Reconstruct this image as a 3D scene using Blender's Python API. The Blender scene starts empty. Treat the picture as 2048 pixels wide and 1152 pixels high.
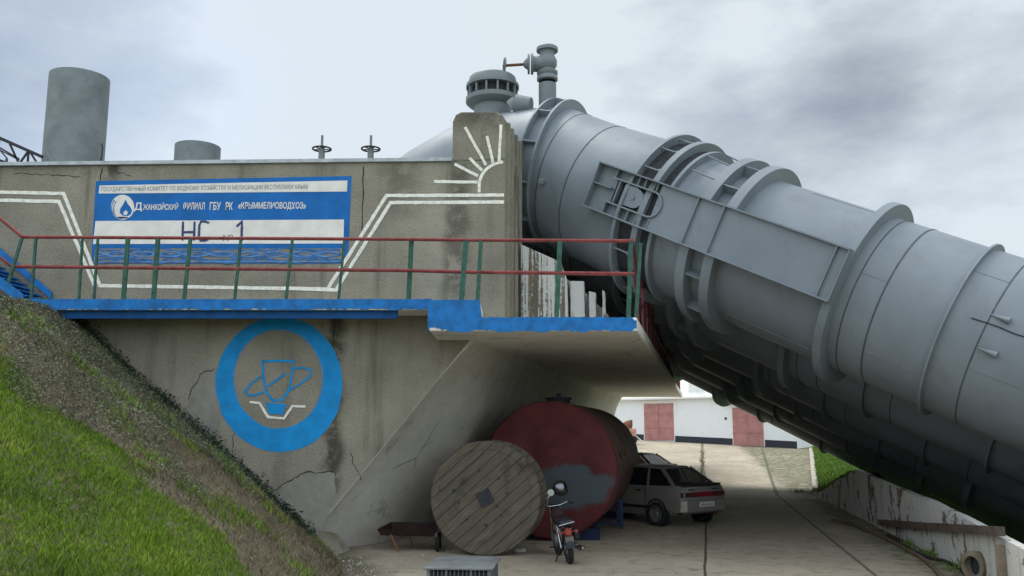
import bpy, math, random
import numpy as np
from mathutils import Vector, Matrix
random.seed(7); rng = np.random.default_rng(7)
scene = bpy.context.scene
C = scene.collection
R = math.radians
# ---------------------------------------------------------------- camera, world, sun, exposure
F = 1780.0; EYE = 2.3; PITCH = R(9.0)
cd = bpy.data.cameras.new('camera'); cam = bpy.data.objects.new('camera', cd); C.objects.link(cam)
cd.sensor_width = 36.0; cd.lens = F * 36.0 / 2048.0; cd.clip_start = .1; cd.clip_end = 3000
cam.location = (0, 0, EYE); cam.rotation_euler = (R(90) + PITCH, 0, 0)
scene.camera = cam
scene.view_settings.view_transform = 'Standard'; scene.view_settings.look = 'None'
scene.view_settings.exposure = 1.0; scene.view_settings.gamma = 1.0
SUN_EL, SUN_AZ = R(64), R(325)
w = bpy.data.worlds.new('World'); scene.world = w; w.use_nodes = True
def build_world():
    nt = w.node_tree; N = nt.nodes; L = nt.links
    N.clear()
    out = N.new('ShaderNodeOutputWorld'); bg = N.new('ShaderNodeBackground')
    bg.inputs['Strength'].default_value = 0.1
    sky = N.new('ShaderNodeTexSky'); sky.sky_type = 'NISHITA'; sky.sun_disc = False
    sky.sun_elevation = SUN_EL; sky.sun_rotation = SUN_AZ; sky.air_density = 1.0; sky.dust_density = 2.0
    tc = N.new('ShaderNodeTexCoord')
    mp = N.new('ShaderNodeMapping'); mp.inputs['Scale'].default_value = (1.0, 1.0, 2.2)
    mp.inputs['Location'].default_value = (0.35, 0.1, 0.3)
    L.new(tc.outputs['Generated'], mp.inputs['Vector'])
    n1 = N.new('ShaderNodeTexNoise'); n1.inputs['Scale'].default_value = 2.3; n1.inputs['Detail'].default_value = 6; n1.inputs['Roughness'].default_value = .5
    L.new(mp.outputs[0], n1.inputs['Vector'])
    n2 = N.new('ShaderNodeTexNoise'); n2.inputs['Scale'].default_value = 5.5; n2.inputs['Detail'].default_value = 7; n2.inputs['Roughness'].default_value = .6
    L.new(mp.outputs[0], n2.inputs['Vector'])
    cr = N.new('ShaderNodeValToRGB')           # cloud brightness
    cr.color_ramp.elements[0].position = .05; cr.color_ramp.elements[0].color = (1.3, 1.5, 1.8, 1)
    cr.color_ramp.elements[1].position = .47; cr.color_ramp.elements[1].color = (3.7, 4.08, 4.35, 1)
    # grey bank of cloud up to the right: a direction mask
    vm = N.new('ShaderNodeVectorMath'); vm.operation = 'DOT_PRODUCT'
    dv = Vector((.45, .9, .50)).normalized(); vm.inputs[1].default_value = dv
    L.new(tc.outputs['Generated'], vm.inputs[0])
    mr = N.new('ShaderNodeMapRange'); mr.inputs['From Min'].default_value = .86; mr.inputs['From Max'].default_value = 1.0
    mr.inputs['To Min'].default_value = 0; mr.inputs['To Max'].default_value = -.03
    L.new(vm.outputs['Value'], mr.inputs['Value'])
    def blob(d, lo, amt, prev):
        vm = N.new('ShaderNodeVectorMath'); vm.operation = 'DOT_PRODUCT'; vm.inputs[1].default_value = Vector(d).normalized()
        L.new(tc.outputs['Generated'], vm.inputs[0])
        q = N.new('ShaderNodeMapRange'); q.interpolation_type = 'SMOOTHSTEP'; q.inputs['From Min'].default_value = lo; q.inputs['From Max'].default_value = 1.0; q.inputs['To Max'].default_value = amt
        L.new(vm.outputs['Value'], q.inputs['Value'])
        a_ = N.new('ShaderNodeMath'); a_.operation = 'ADD'; L.new(q.outputs[0], a_.inputs[0])
        if prev is not None: L.new(prev, a_.inputs[1])
        else: a_.inputs[1].default_value = 0
        return a_.outputs[0]
    e_ = blob((.25, .945, .426), .975, -.24, mr.outputs[0]); e_ = blob((.52, .949, .41), .98, -.13, e_); e_ = blob((-.1, .95, .33), .90, .08, e_); e_ = blob((-.60, .95, .40), .965, -.42, e_)
    ad = N.new('ShaderNodeMath'); ad.operation = 'ADD'
    L.new(n1.outputs['Fac'], ad.inputs[0]); L.new(e_, ad.inputs[1])
    md = N.new('ShaderNodeMath'); md.operation = 'MULTIPLY_ADD'; md.inputs[1].default_value = .6; 
    L.new(n2.outputs['Fac'], md.inputs[0]); 
    sb = N.new('ShaderNodeMath'); sb.operation = 'SUBTRACT'; sb.inputs[1].default_value = .30
    L.new(ad.outputs[0], sb.inputs[0]); L.new(sb.outputs[0], md.inputs[2])
    L.new(md.outputs[0], cr.inputs['Fac'])
    # cloud cover: thin towards the left
    cov = N.new('ShaderNodeValToRGB'); cov.color_ramp.elements[0].position = .40; cov.color_ramp.elements[0].color = (.90, .90, .90, 1)
    cov.color_ramp.elements[1].position = .62; cov.color_ramp.elements[1].color = (1, 1, 1, 1)
    L.new(n2.outputs['Fac'], cov.inputs['Fac'])
    bl = blob((-.54, .95, .44), .96, .22, None)
    cs_ = N.new('ShaderNodeMath'); cs_.operation = 'SUBTRACT'; cs_.use_clamp = True; L.new(cov.outputs['Color'], cs_.inputs[0]); L.new(bl, cs_.inputs[1])
    mx = N.new('ShaderNodeMixRGB'); L.new(cs_.outputs[0], mx.inputs['Fac'])
    L.new(sky.outputs['Color'], mx.inputs['Color1']); L.new(cr.outputs['Color'], mx.inputs['Color2'])
    # bright sky lobe added out of view behind the camera, lifts upright faces
    v2 = N.new('ShaderNodeVectorMath'); v2.operation = 'DOT_PRODUCT'; v2.inputs[1].default_value = Vector((-.1, -.85, .5)).normalized()
    L.new(tc.outputs['Generated'], v2.inputs[0])
    q2 = N.new('ShaderNodeMapRange'); q2.interpolation_type = 'SMOOTHSTEP'; q2.inputs['From Min'].default_value = -.1; q2.inputs['From Max'].default_value = .8
    q2.inputs['To Min'].default_value = 1.0; q2.inputs['To Max'].default_value = 1.9; L.new(v2.outputs['Value'], q2.inputs['Value'])
    sc = N.new('ShaderNodeVectorMath'); sc.operation = 'SCALE'; L.new(mx.outputs[0], sc.inputs[0]); L.new(q2.outputs[0], sc.inputs['Scale'])
    L.new(sc.outputs[0], bg.inputs['Color']); L.new(bg.outputs[0], out.inputs['Surface'])
build_world()
sl = bpy.data.lights.new('sun', 'SUN'); sun = bpy.data.objects.new('sun', sl); C.objects.link(sun)
sl.energy = 1.15; sl.angle = R(25); sl.color = (1.0, .965, .91)
sd = Vector((math.sin(SUN_AZ) * math.cos(SUN_EL), math.cos(SUN_AZ) * math.cos(SUN_EL), math.sin(SUN_EL)))
sun.rotation_euler = sd.to_track_quat('Z', 'Y').to_euler(); sun.location = (0, 0, 40)

# ---------------------------------------------------------------- helpers
cs, sn = math.cos(PITCH), math.sin(PITCH)
def W(u, v, Y):                       # photograph pixel -> point at depth Y
    a = (u - 1024) / F; b = (576 - v) / F
    k = Y / (cs - b * sn)
    return Vector((a * k, Y, EYE + (sn + b * cs) * k))
def G(u, v, Z=0.0):
    a = (u - 1024) / F; b = (576 - v) / F
    k = (Z - EYE) / (sn + b * cs)
    return Vector((a * k, (cs - b * sn) * k, Z))

class MB:
    def __init__(s): s.v = []; s.f = []
    def add(s, vs, fs):
        o = len(s.v); s.v += [tuple(p) for p in vs]; s.f += [tuple(i + o for i in f) for f in fs]; return s
    def box(s, a, b):
        x0, y0, z0 = a; x1, y1, z1 = b
        return s.add([(x0,y0,z0),(x1,y0,z0),(x1,y1,z0),(x0,y1,z0),(x0,y0,z1),(x1,y0,z1),(x1,y1,z1),(x0,y1,z1)],
              [(0,3,2,1),(4,5,6,7),(0,1,5,4),(1,2,6,5),(2,3,7,6),(3,0,4,7)])
    def obox(s, c, X, Y, Z):          # centre and half vectors
        c, X, Y, Z = map(Vector, (c, X, Y, Z))
        vs = [c - X - Y - Z, c + X - Y - Z, c + X + Y - Z, c - X + Y - Z, c - X - Y + Z, c + X - Y + Z, c + X + Y + Z, c - X + Y + Z]
        return s.add(vs, [(0,3,2,1),(4,5,6,7),(0,1,5,4),(1,2,6,5),(2,3,7,6),(3,0,4,7)])
    def bar(s, a, b, w_, h_=None, up=(0, 0, 1)):
        a, b = Vector(a), Vector(b); d = (b - a); h_ = h_ or w_
        dn = d.normalized(); u = Vector(up)
        if abs(dn.dot(u)) > .98: u = Vector((0, 1, 0))
        x = dn.cross(u).normalized(); z = x.cross(dn)
        return s.obox((a + b) / 2, x * w_ / 2, d / 2, z * h_ / 2)
    def tube(s, pts, r, n=10, cap=True):
        pts = [Vector(p) for p in pts]; rs = r if isinstance(r, (list, tuple)) else [r] * len(pts)
        rings = []; px = None
        for i, p in enumerate(pts):
            t = (pts[min(i + 1, len(pts) - 1)] - pts[max(i - 1, 0)]).normalized()
            if px is None:
                u = Vector((0, 0, 1)) if abs(t.z) < .9 else Vector((1, 0, 0))
                px = t.cross(u).normalized()
            px = (px - t * px.dot(t)).normalized(); py = t.cross(px)
            rings.append([p + (px * math.cos(2*math.pi*k/n) + py * math.sin(2*math.pi*k/n)) * rs[i] for k in range(n)])
        vs = [q for g in rings for q in g]; fs = []
        for i in range(len(rings) - 1):
            for k in range(n):
                fs.append((i*n+k, i*n+(k+1) % n, (i+1)*n+(k+1) % n, (i+1)*n+k))
        if cap: fs.append(tuple(range(n))[::-1]); fs.append(tuple((len(rings)-1)*n + k for k in range(n)))
        return s.add(vs, fs)
    def lathe(s, o, ax, prof, n=48, close=False):   # prof: (distance along the axis, radius)
        o = Vector(o); ax = Vector(ax).normalized()
        u = Vector((0, 0, 1)) if abs(ax.z) < .9 else Vector((1, 0, 0))
        x = ax.cross(u).normalized(); y = ax.cross(x)
        vs = []; m = len(prof)
        for t, r in prof:
            vs += [o + ax * t + (x * math.cos(2*math.pi*k/n) + y * math.sin(2*math.pi*k/n)) * r for k in range(n)]
        fs = []
        for i in range(m if close else m - 1):
            j = (i + 1) % m
            for k in range(n): fs.append((i*n+k, j*n+k, j*n+(k+1) % n, i*n+(k+1) % n))
        return s.add(vs, fs)
    def prism(s, poly, off):          # closed polygon of 3-D points, extruded by a vector
        poly = [Vector(p) for p in poly]; off = Vector(off); n = len(poly)
        vs = poly + [p + off for p in poly]
        fs = [tuple(range(n)), tuple(range(2*n - 1, n - 1, -1))] + [(i, i + n, (i+1) % n + n, (i+1) % n) for i in range(n)]
        return s.add(vs, fs)
    def build(s, name, mat, parent=None, smooth=False, loc=None, bevel=0, recalc=True, auto=True, kind=None, label=None):
        off = Vector(loc) if loc is not None else (Vector(parent['_o']) if parent is not None and '_o' in parent else Vector((0,0,0)))
        me = bpy.data.meshes.new(name)
        me.from_pydata([(p[0]-off.x, p[1]-off.y, p[2]-off.z) for p in s.v], [], s.f)
        me.update()
        if recalc:
            import bmesh
            bm = bmesh.new(); bm.from_mesh(me); bmesh.ops.recalc_face_normals(bm, faces=bm.faces)
            bm.to_mesh(me); bm.free()
        me.materials.append(mat)
        o = bpy.data.objects.new(name, me); C.objects.link(o)
        if smooth:
            me.polygons.foreach_set('use_smooth', [True] * len(me.polygons))
            if auto:
                try: me.set_sharp_from_angle(angle=R(38))
                except Exception: pass
        if bevel:
            m = o.modifiers.new('bevel', 'BEVEL'); m.width = bevel; m.segments = 2; m.limit_method = 'ANGLE'; m.angle_limit = R(40)
        if parent is not None:
            o.parent = parent; o['_o'] = tuple(off)
        elif loc is not None:
            o.location = loc; o['_o'] = tuple(loc)
        if kind: o['kind'] = kind
        if label: o['label'] = label
        return o
def tag(o, label=None, cat=None, group=None, kind=None):
    if label: o['label'] = label
    if cat: o['category'] = cat
    if group: o['group'] = group
    if kind: o['kind'] = kind
    return o
def thing(name, loc, label, cat, group=None, rotz=0, local=False):
    o = bpy.data.objects.new(name, None); C.objects.link(o); o.location = loc; o.rotation_euler = (0, 0, rotz)
    o.empty_display_size = .3
    o['_o'] = (0, 0, 0) if local else tuple(loc)
    return tag(o, label, cat, group)
def copy_tree(o, parent=None):
    c = o.copy(); C.objects.link(c)
    if parent is not None: c.parent = parent
    for ch in list(o.children): copy_tree(ch, c)
    return c

# ---------------------------------------------------------------- materials
def new_mat(name):
    m = bpy.data.materials.new(name); m.use_nodes = True
    nt = m.node_tree; return m, nt, nt.nodes, nt.links, nt.nodes['Principled BSDF']
def ramp(N, stops):
    r = N.new('ShaderNodeValToRGB'); e = r.color_ramp.elements
    e[0].position, e[0].color = stops[0][0], (*stops[0][1], 1); e[1].position, e[1].color = stops[-1][0], (*stops[-1][1], 1)
    for p, c_ in stops[1:-1]:
        q = e.new(p); q.color = (*c_, 1)
    return r
def noise(N, L, vec, scale, detail=5, rough=.55, mp=None):
    n = N.new('ShaderNodeTexNoise'); n.inputs['Scale'].default_value = scale; n.inputs['Detail'].default_value = detail; n.inputs['Roughness'].default_value = rough
    if mp:
        m = N.new('ShaderNodeMapping'); m.inputs['Scale'].default_value = mp; L.new(vec, m.inputs['Vector']); L.new(m.outputs[0], n.inputs['Vector'])
    else: L.new(vec, n.inputs['Vector'])
    return n.outputs['Fac']
def mix(N, L, fac, a, b, mode='MIX'):
    m = N.new('ShaderNodeMixRGB'); m.blend_type = mode
    for i, x in ((0, fac), (1, a), (2, b)):
        if hasattr(x, 'links'): L.new(x, m.inputs[i])
        elif isinstance(x, (int, float)): m.inputs[i].default_value = x
        else: m.inputs[i].default_value = (*x, 1)
    return m.outputs[0]
def math_(N, L, op, a, b=None, c_=None, clamp=False):
    m = N.new('ShaderNodeMath'); m.operation = op; m.use_clamp = clamp
    for i, x in enumerate((a, b, c_)):
        if x is None: continue
        if hasattr(x, 'links'): L.new(x, m.inputs[i])
        else: m.inputs[i].default_value = x
    return m.outputs[0]
def step(N, L, val, lo, hi):
    m = N.new('ShaderNodeMapRange'); m.interpolation_type = 'SMOOTHSTEP'; L.new(val, m.inputs['Value'])
    m.inputs['From Min'].default_value = lo; m.inputs['From Max'].default_value = hi
    return m.outputs[0]
def bump(N, L, P, h, s=.4, d=.02):
    b = N.new('ShaderNodeBump'); b.inputs['Strength'].default_value = s; b.inputs['Distance'].default_value = d
    L.new(h, b.inputs['Height']); L.new(b.outputs[0], P.inputs['Normal'])
def coord(N, kind='Object'):
    return N.new('ShaderNodeTexCoord').outputs[kind]
def geo_pos(N): return N.new('ShaderNodeNewGeometry').outputs['Position']

def mat_simple(name, col, rough=.6, metal=0, var=.25, scale=6, bs=.15, spec=.3, dirt=None, streak=False):
    m, nt, N, L, P = new_mat(name)
    v = coord(N)
    n = noise(N, L, v, scale, 6, .6, (1.0, 1.0, .25) if streak else None)
    lo = tuple(max(0, c * (1 - var)) for c in (dirt or col)); hi = tuple(min(1, c * (1 + var * .5)) for c in col)
    r = ramp(N, [(.3, lo), (.62, hi)]); L.new(n, r.inputs[0]); L.new(r.outputs[0], P.inputs['Base Color'])
    n2 = noise(N, L, v, scale * 9, 4)
    P.inputs['Roughness'].default_value = rough; P.inputs['Metallic'].default_value = metal
    P.inputs['Specular IOR Level'].default_value = spec
    if bs: bump(N, L, P, n2, bs, .01)
    return m

def mat_rough_concrete():
    m, nt, N, L, P = new_mat('pebble dash concrete')
    v = geo_pos(N)
    big = noise(N, L, v, .55, 6, .6)
    strk = noise(N, L, v, 1.0, 5, .6, (2.6, 2.6, .22))
    mid = noise(N, L, v, 5, 5, .6)
    peb = noise(N, L, v, 26, 3, .75)
    vo = N.new('ShaderNodeTexVoronoi'); vo.inputs['Scale'].default_value = 22; L.new(v, vo.inputs['Vector'])
    base = ramp(N, [(.32, (.205, .195, .168)), (.5, (.275, .262, .225)), (.68, (.345, .328, .28))]); L.new(big, base.inputs[0])
    c1 = mix(N, L, math_(N, L, 'MULTIPLY', step(N, L, strk, .52, .78), .7), base.outputs[0], (.085, .079, .066))
    c2 = mix(N, L, step(N, L, mid, .55, .8), c1, (.30, .275, .225))
    sp = mix(N, L, .62, c2, mix(N, L, peb, (.02, .02, .018), (1.0, .94, .80)), 'SOFT_LIGHT')
    # pale stones scattered in the render
    dots = step(N, L, vo.outputs['Distance'], .16, .05)
    rn = step(N, L, noise(N, L, v, 9, 2), .56, .66)
    c3 = mix(N, L, math_(N, L, 'MULTIPLY', math_(N, L, 'MULTIPLY', dots, rn), .5), sp, (.5, .47, .4))
    # dark run-off stains at the pour joints (each has its own place on the wall)
    sx = N.new('ShaderNodeSeparateXYZ'); L.new(v, sx.inputs[0])
    wob = math_(N, L, 'MULTIPLY_ADD', noise(N, L, v, 1.3, 5), .5, -.25)
    out = c3
    for x0, wd, zlo, zhi, am in ((-3.40, .16, .8, 4.45, .85), (-1.08, .20, 4.6, 7.5, .6), (-7.9, .12, 6.9, 7.5, .8), (-2.2, .3, 6.2, 7.5, .45), (-.55, .5, 8.0, 8.6, .6), (-9.5, 1.6, 7.1, 7.5, .5)):
        dx = math_(N, L, 'ABSOLUTE', math_(N, L, 'ADD', math_(N, L, 'ADD', sx.outputs[0], wob), -x0))
        k = step(N, L, dx, wd * 1.9, wd * .25)
        k2 = math_(N, L, 'MULTIPLY', step(N, L, sx.outputs[2], zlo, zlo + .5), step(N, L, sx.outputs[2], zhi + .05, zhi - .02))
        k3 = math_(N, L, 'MULTIPLY', math_(N, L, 'MULTIPLY', k, k2), step(N, L, noise(N, L, v, 3.1, 5, .7), .3, .55))
        out = mix(N, L, math_(N, L, 'MULTIPLY', k3, am), out, (.045, .04, .033))
    L.new(out, P.inputs['Base Color']); P.inputs['Roughness'].default_value = .95; P.inputs['Specular IOR Level'].default_value = .2
    h = math_(N, L, 'ADD', peb, math_(N, L, 'MULTIPLY', mid, .7))
    bump(N, L, P, h, .9, .03)
    return m
def mat_plaster(name, hi, lo, soot):
    m, nt, N, L, P = new_mat(name)
    v = geo_pos(N)
    a = noise(N, L, v, .8, 7, .62); b = noise(N, L, v, 7, 5)
    r = ramp(N, [(.3, lo), (.62, hi)]); L.new(a, r.inputs[0])
    c1 = mix(N, L, step(N, L, noise(N, L, v, 1.7, 6, .7), .56, .72), r.outputs[0], soot)
    c2 = mix(N, L, .18, c1, mix(N, L, b, (0, 0, 0), (1, 1, 1)), 'OVERLAY')
    # board marks and hair cracks
    vo = N.new('ShaderNodeTexVoronoi'); vo.feature = 'DISTANCE_TO_EDGE'; vo.inputs['Scale'].default_value = .8; L.new(mix(N, L, .12, v, noise(N, L, v, 2, 4)), vo.inputs['Vector'])
    ck = math_(N, L, 'MULTIPLY', step(N, L, vo.outputs['Distance'], .012, .003), step(N, L, noise(N, L, v, .9, 2), .5, .6))
    bd = noise(N, L, v, 1.0, 3, .5, (5.5, .12, 5.5))
    c2 = mix(N, L, math_(N, L, 'MULTIPLY', step(N, L, bd, .50, .60), .22), c2, lo)
    c2 = mix(N, L, math_(N, L, 'MULTIPLY', step(N, L, noise(N, L, v, 2.2, 7, .75), .58, .66), .35), c2, soot)
    c3 = mix(N, L, math_(N, L, 'MULTIPLY', ck, .6), c2, (.06, .055, .045))
    L.new(c3, P.inputs['Base Color']); P.inputs['Roughness'].default_value = .9; P.inputs['Specular IOR Level'].default_value = .25
    bump(N, L, P, math_(N, L, 'ADD', b, math_(N, L, 'MULTIPLY', a, 2)), .35, .02)
    return m
def mat_peel(name, white=(.56, .56, .54), under=(.13, .11, .09), thr=.5, vert=True, vs_=(1.6, 1.6, .5)):
    m, nt, N, L, P = new_mat(name)
    v = geo_pos(N)
    a = noise(N, L, v, 2.4, 8, .68, vs_ if vert else None); b = noise(N, L, v, 14, 5, .7); big = noise(N, L, v, .7, 3)
    k = math_(N, L, 'ADD', math_(N, L, 'ADD', math_(N, L, 'MULTIPLY', a, .62), math_(N, L, 'MULTIPLY', b, .2)), math_(N, L, 'MULTIPLY', big, .18))
    paint = mix(N, L, b, tuple(c * .8 for c in white), white)
    un = mix(N, L, noise(N, L, v, 6, 4), tuple(c * .5 for c in under), tuple(min(1, c * 1.5) for c in under))
    c1 = mix(N, L, step(N, L, k, thr + .035, thr + .05), paint, un)
    c2 = mix(N, L, math_(N, L, 'MULTIPLY', step(N, L, noise(N, L, v, 3.2, 5, .6, (3, 3, .2)), .52, .72), .6), c1, tuple(c * 1.6 for c in under))
    L.new(c2, P.inputs['Base Color']); P.inputs['Roughness'].default_value = .9
    bump(N, L, P, k, .5, .03)
    return m
def mat_yard():
    m, nt, N, L, P = new_mat('yard concrete')
    v = geo_pos(N); sx = N.new('ShaderNodeSeparateXYZ'); L.new(v, sx.inputs[0]); X, Y = sx.outputs[0], sx.outputs[1]
    a = noise(N, L, v, .35, 7, .6); b = noise(N, L, v, 3.5, 7, .65); c_ = noise(N, L, v, 40, 3)
    base = ramp(N, [(.3, (.32, .272, .205)), (.5, (.40, .346, .264)), (.7, (.48, .42, .325))]); L.new(a, base.inputs[0])
    c1 = mix(N, L, step(N, L, b, .5, .72), base.outputs[0], (.20, .175, .135))
    c1 = mix(N, L, .25, c1, mix(N, L, c_, (0, 0, 0), (1, 1, 1)), 'OVERLAY')
    # shade under the deck and pipes, painted into the near yard's colour
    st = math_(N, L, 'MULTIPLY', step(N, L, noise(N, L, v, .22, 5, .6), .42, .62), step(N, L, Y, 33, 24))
    near_shade = step(N, L, math_(N, L, 'ADD', Y, math_(N, L, 'MULTIPLY', a, 6)), 30, 20)
    c1 = mix(N, L, math_(N, L, 'MULTIPLY', near_shade, .12), c1, (.12, .108, .09))
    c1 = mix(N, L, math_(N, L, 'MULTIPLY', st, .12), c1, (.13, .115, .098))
    wob = math_(N, L, 'MULTIPLY_ADD', noise(N, L, v, 1.1, 6, .7), .34, -.17)
    out = c1
    gr = None
    def seam(p, q, wd, col, am=.85, ylo=-99, yhi=999, wb=1.0):
        nonlocal out
        (x0, y0), (x1, y1) = p, q
        ln = math.hypot(x1 - x0, y1 - y0); nx, ny = (y1 - y0) / ln, -(x1 - x0) / ln; cc = nx * x0 + ny * y0
        d = math_(N, L, 'ADD', math_(N, L, 'MULTIPLY', X, nx), math_(N, L, 'MULTIPLY', Y, ny))
        d = math_(N, L, 'ABSOLUTE', math_(N, L, 'ADD', math_(N, L, 'ADD', d, -cc), math_(N, L, 'MULTIPLY', wob, wb)))
        k = step(N, L, d, wd, wd * .3)
        t = math_(N, L, 'MULTIPLY', step(N, L, Y, ylo - .3, ylo + .3), step(N, L, Y, yhi + .3, yhi - .3))
        out = mix(N, L, math_(N, L, 'MULTIPLY', math_(N, L, 'MULTIPLY', k, t), am), out, col)
    seam((5.76, 14.64), (9.29, 31.9), .045, (.06, .055, .035), .8, yhi=32, wb=.25)
    seam((9.29, 31.9), (16.6, 60), .10, (.09, .08, .055), .8, ylo=32, yhi=62, wb=.3)
    seam((3.05, 14.6), (4.55, 21.5), .035, (.03, .03, .02), .9, yhi=33, wb=.3)
    seam((6.9, 33), (12.2, 58), .14, (.10, .09, .035), .8, ylo=33, wb=.4)
    for yy, wd in ((32.6, .25), (46, .12), (61.5, .3), (19.2, .03), (24.5, .03), (16.9, .02)):
        seam((0, yy), (10, yy + .4), wd, (.40, .37, .31) if wd > .2 else (.09, .08, .06), .35, wb=1.6)
    seam((3.4, 16.8), (5.6, 15.4), .02, (.06, .055, .04), .8, wb=1.0)
    seam((-2, 15.4), (3, 14.9), .02, (.08, .07, .05), .6, wb=1.4)
    # moss along the foot of the right-hand wall and of the bank
    dw = math_(N, L, 'ADD', math_(N, L, 'MULTIPLY_ADD', Y, -.1905, 7.33 - .1905 * -14.68 - 7.33 * 0), math_(N, L, 'MULTIPLY', X, -1.0))
    dw = math_(N, L, 'ADD', math_(N, L, 'MULTIPLY', math_(N, L, 'SUBTRACT', math_(N, L, 'MULTIPLY', Y, .1905), X), 1.0), 7.33 - .1905 * 14.68)
    dw = math_(N, L, 'ADD', dw, math_(N, L, 'MULTIPLY', wob, 2.2))
    k = math_(N, L, 'MULTIPLY', step(N, L, dw, 1.05, .25), step(N, L, b, .32, .55))
    out = mix(N, L, math_(N, L, 'MULTIPLY', k, .8), out, (.075, .085, .035))
    df = math_(N, L, 'SUBTRACT', X, math_(N, L, 'MULTIPLY_ADD', Y, -.35, -3.3 + .35 * 17))
    k = math_(N, L, 'MULTIPLY', step(N, L, math_(N, L, 'ADD', df, math_(N, L, 'MULTIPLY', wob, 2.5)), .9, .1), .85)
    out = mix(N, L, k, out, (.085, .075, .045))
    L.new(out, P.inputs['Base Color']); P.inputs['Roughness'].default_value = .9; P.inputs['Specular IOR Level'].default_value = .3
    bump(N, L, P, math_(N, L, 'ADD', b, math_(N, L, 'MULTIPLY', c_, .4)), .4, .02)
    return m
def mat_pipe(name='pipe paint', base=(.192, .223, .255)):
    m, nt, N, L, P = new_mat(name)
    v = coord(N)
    a = noise(N, L, v, .9, 6, .6); b = noise(N, L, v, 22, 4, .6); s_ = noise(N, L, v, 1.6, 6, .65, (1.5, 1.5, .35))
    r = ramp(N, [(.3, tuple(c * .84 for c in base)), (.7, tuple(c * 1.10 for c in base))]); L.new(a, r.inputs[0])
    c1 = mix(N, L, math_(N, L, 'MULTIPLY', step(N, L, s_, .54, .74), .25), r.outputs[0], (.085, .085, .082))
    sp = noise(N, L, v, 5, 7, .75)
    c2 = mix(N, L, math_(N, L, 'MULTIPLY', step(N, L, sp, .66, .72), .55), c1, (.30, .32, .33))
    c3 = mix(N, L, math_(N, L, 'MULTIPLY', step(N, L, sp, .30, .25), .6), c2, (.07, .06, .055))
    L.new(c3, P.inputs['Base Color'])
    rr = N.new('ShaderNodeMapRange'); L.new(a, rr.inputs['Value']); rr.inputs['To Min'].default_value = .38; rr.inputs['To Max'].default_value = .60
    L.new(rr.outputs[0], P.inputs['Roughness']); P.inputs['Specular IOR Level'].default_value = .45
    bump(N, L, P, math_(N, L, 'ADD', math_(N, L, 'MULTIPLY', a, 3), math_(N, L, 'MULTIPLY', b, .25)), .18, .03)
    return m
def mat_tank():
    m, nt, N, L, P = new_mat('faded red tank paint')
    v = geo_pos(N)
    a = noise(N, L, v, 1.2, 6, .6); b = noise(N, L, v, 9, 5, .65)
    r = ramp(N, [(.3, (.055, .013, .015)), (.66, (.130, .032, .034))]); L.new(a, r.inputs[0])
    c1 = mix(N, L, step(N, L, b, .6, .75), r.outputs[0], (.08, .035, .03))
    # patch of grey primer brushed on the end, its own shape
    mp = N.new('ShaderNodeMapping'); L.new(v, mp.inputs['Vector'])
    mp.inputs['Location'].default_value = (-1.18 * .98, 0, -1.12 * 1.75); mp.inputs['Scale'].default_value = (.98, 0, 1.75)
    vl = N.new('ShaderNodeVectorMath'); vl.operation = 'LENGTH'; L.new(mp.outputs[0], vl.inputs[0])
    d = math_(N, L, 'ADD', vl.outputs['Value'], math_(N, L, 'MULTIPLY_ADD', noise(N, L, v, 2.1, 5, .6), .9, -.45))
    sy = N.new('ShaderNodeSeparateXYZ'); L.new(v, sy.inputs[0])
    k = math_(N, L, 'MULTIPLY', step(N, L, d, .92, .66), step(N, L, sy.outputs[1], 19.5, 19.35))
    c2 = mix(N, L, math_(N, L, 'MULTIPLY', k, .9), c1, (.06, .08, .092))
    L.new(c2, P.inputs['Base Color']); P.inputs['Roughness'].default_value = .72; P.inputs['Specular IOR Level'].default_value = .15
    bump(N, L, P, a, .2, .03)
    return m
def mat_wood():
    m, nt, N, L, P = new_mat('weathered planks')
    v = coord(N)
    mp = N.new('ShaderNodeMapping'); L.new(v, mp.inputs['Vector']); mp.inputs['Rotation'].default_value = (0, R(41), 0)
    sx = N.new('ShaderNodeSeparateXYZ'); L.new(mp.outputs[0], sx.inputs[0])
    q = math_(N, L, 'MULTIPLY', sx.outputs[2], 5.6); fr = math_(N, L, 'FRACT', q); fl = math_(N, L, 'FLOOR', q)
    wn = N.new('ShaderNodeTexWhiteNoise'); wn.noise_dimensions = '1D'; L.new(fl, wn.inputs['W'])
    gap = math_(N, L, 'MULTIPLY', step(N, L, fr, .0, .06), step(N, L, fr, 1.0, .95))
    g = N.new('ShaderNodeMapping'); L.new(mp.outputs[0], g.inputs['Vector']); g.inputs['Scale'].default_value = (1.2, 8, 14)
    gn = noise(N, L, g.outputs[0], 2.2, 6, .6)
    r = ramp(N, [(.3, (.055, .045, .032)), (.7, (.15, .13, .095))]); L.new(gn, r.inputs[0])
    c1 = mix(N, L, math_(N, L, 'MULTIPLY', wn.outputs['Value'], .55), r.outputs[0], (.075, .063, .046))
    c2 = mix(N, L, step(N, L, noise(N, L, v, 1.6, 5), .52, .7), c1, (.04, .034, .026))
    c3 = mix(N, L, gap, (.02, .017, .013), c2)
    L.new(c3, P.inputs['Base Color']); P.inputs['Roughness'].default_value = .85
    bump(N, L, P, math_(N, L, 'ADD', gap, math_(N, L, 'MULTIPLY', gn, .3)), .6, .02)
    return m
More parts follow.
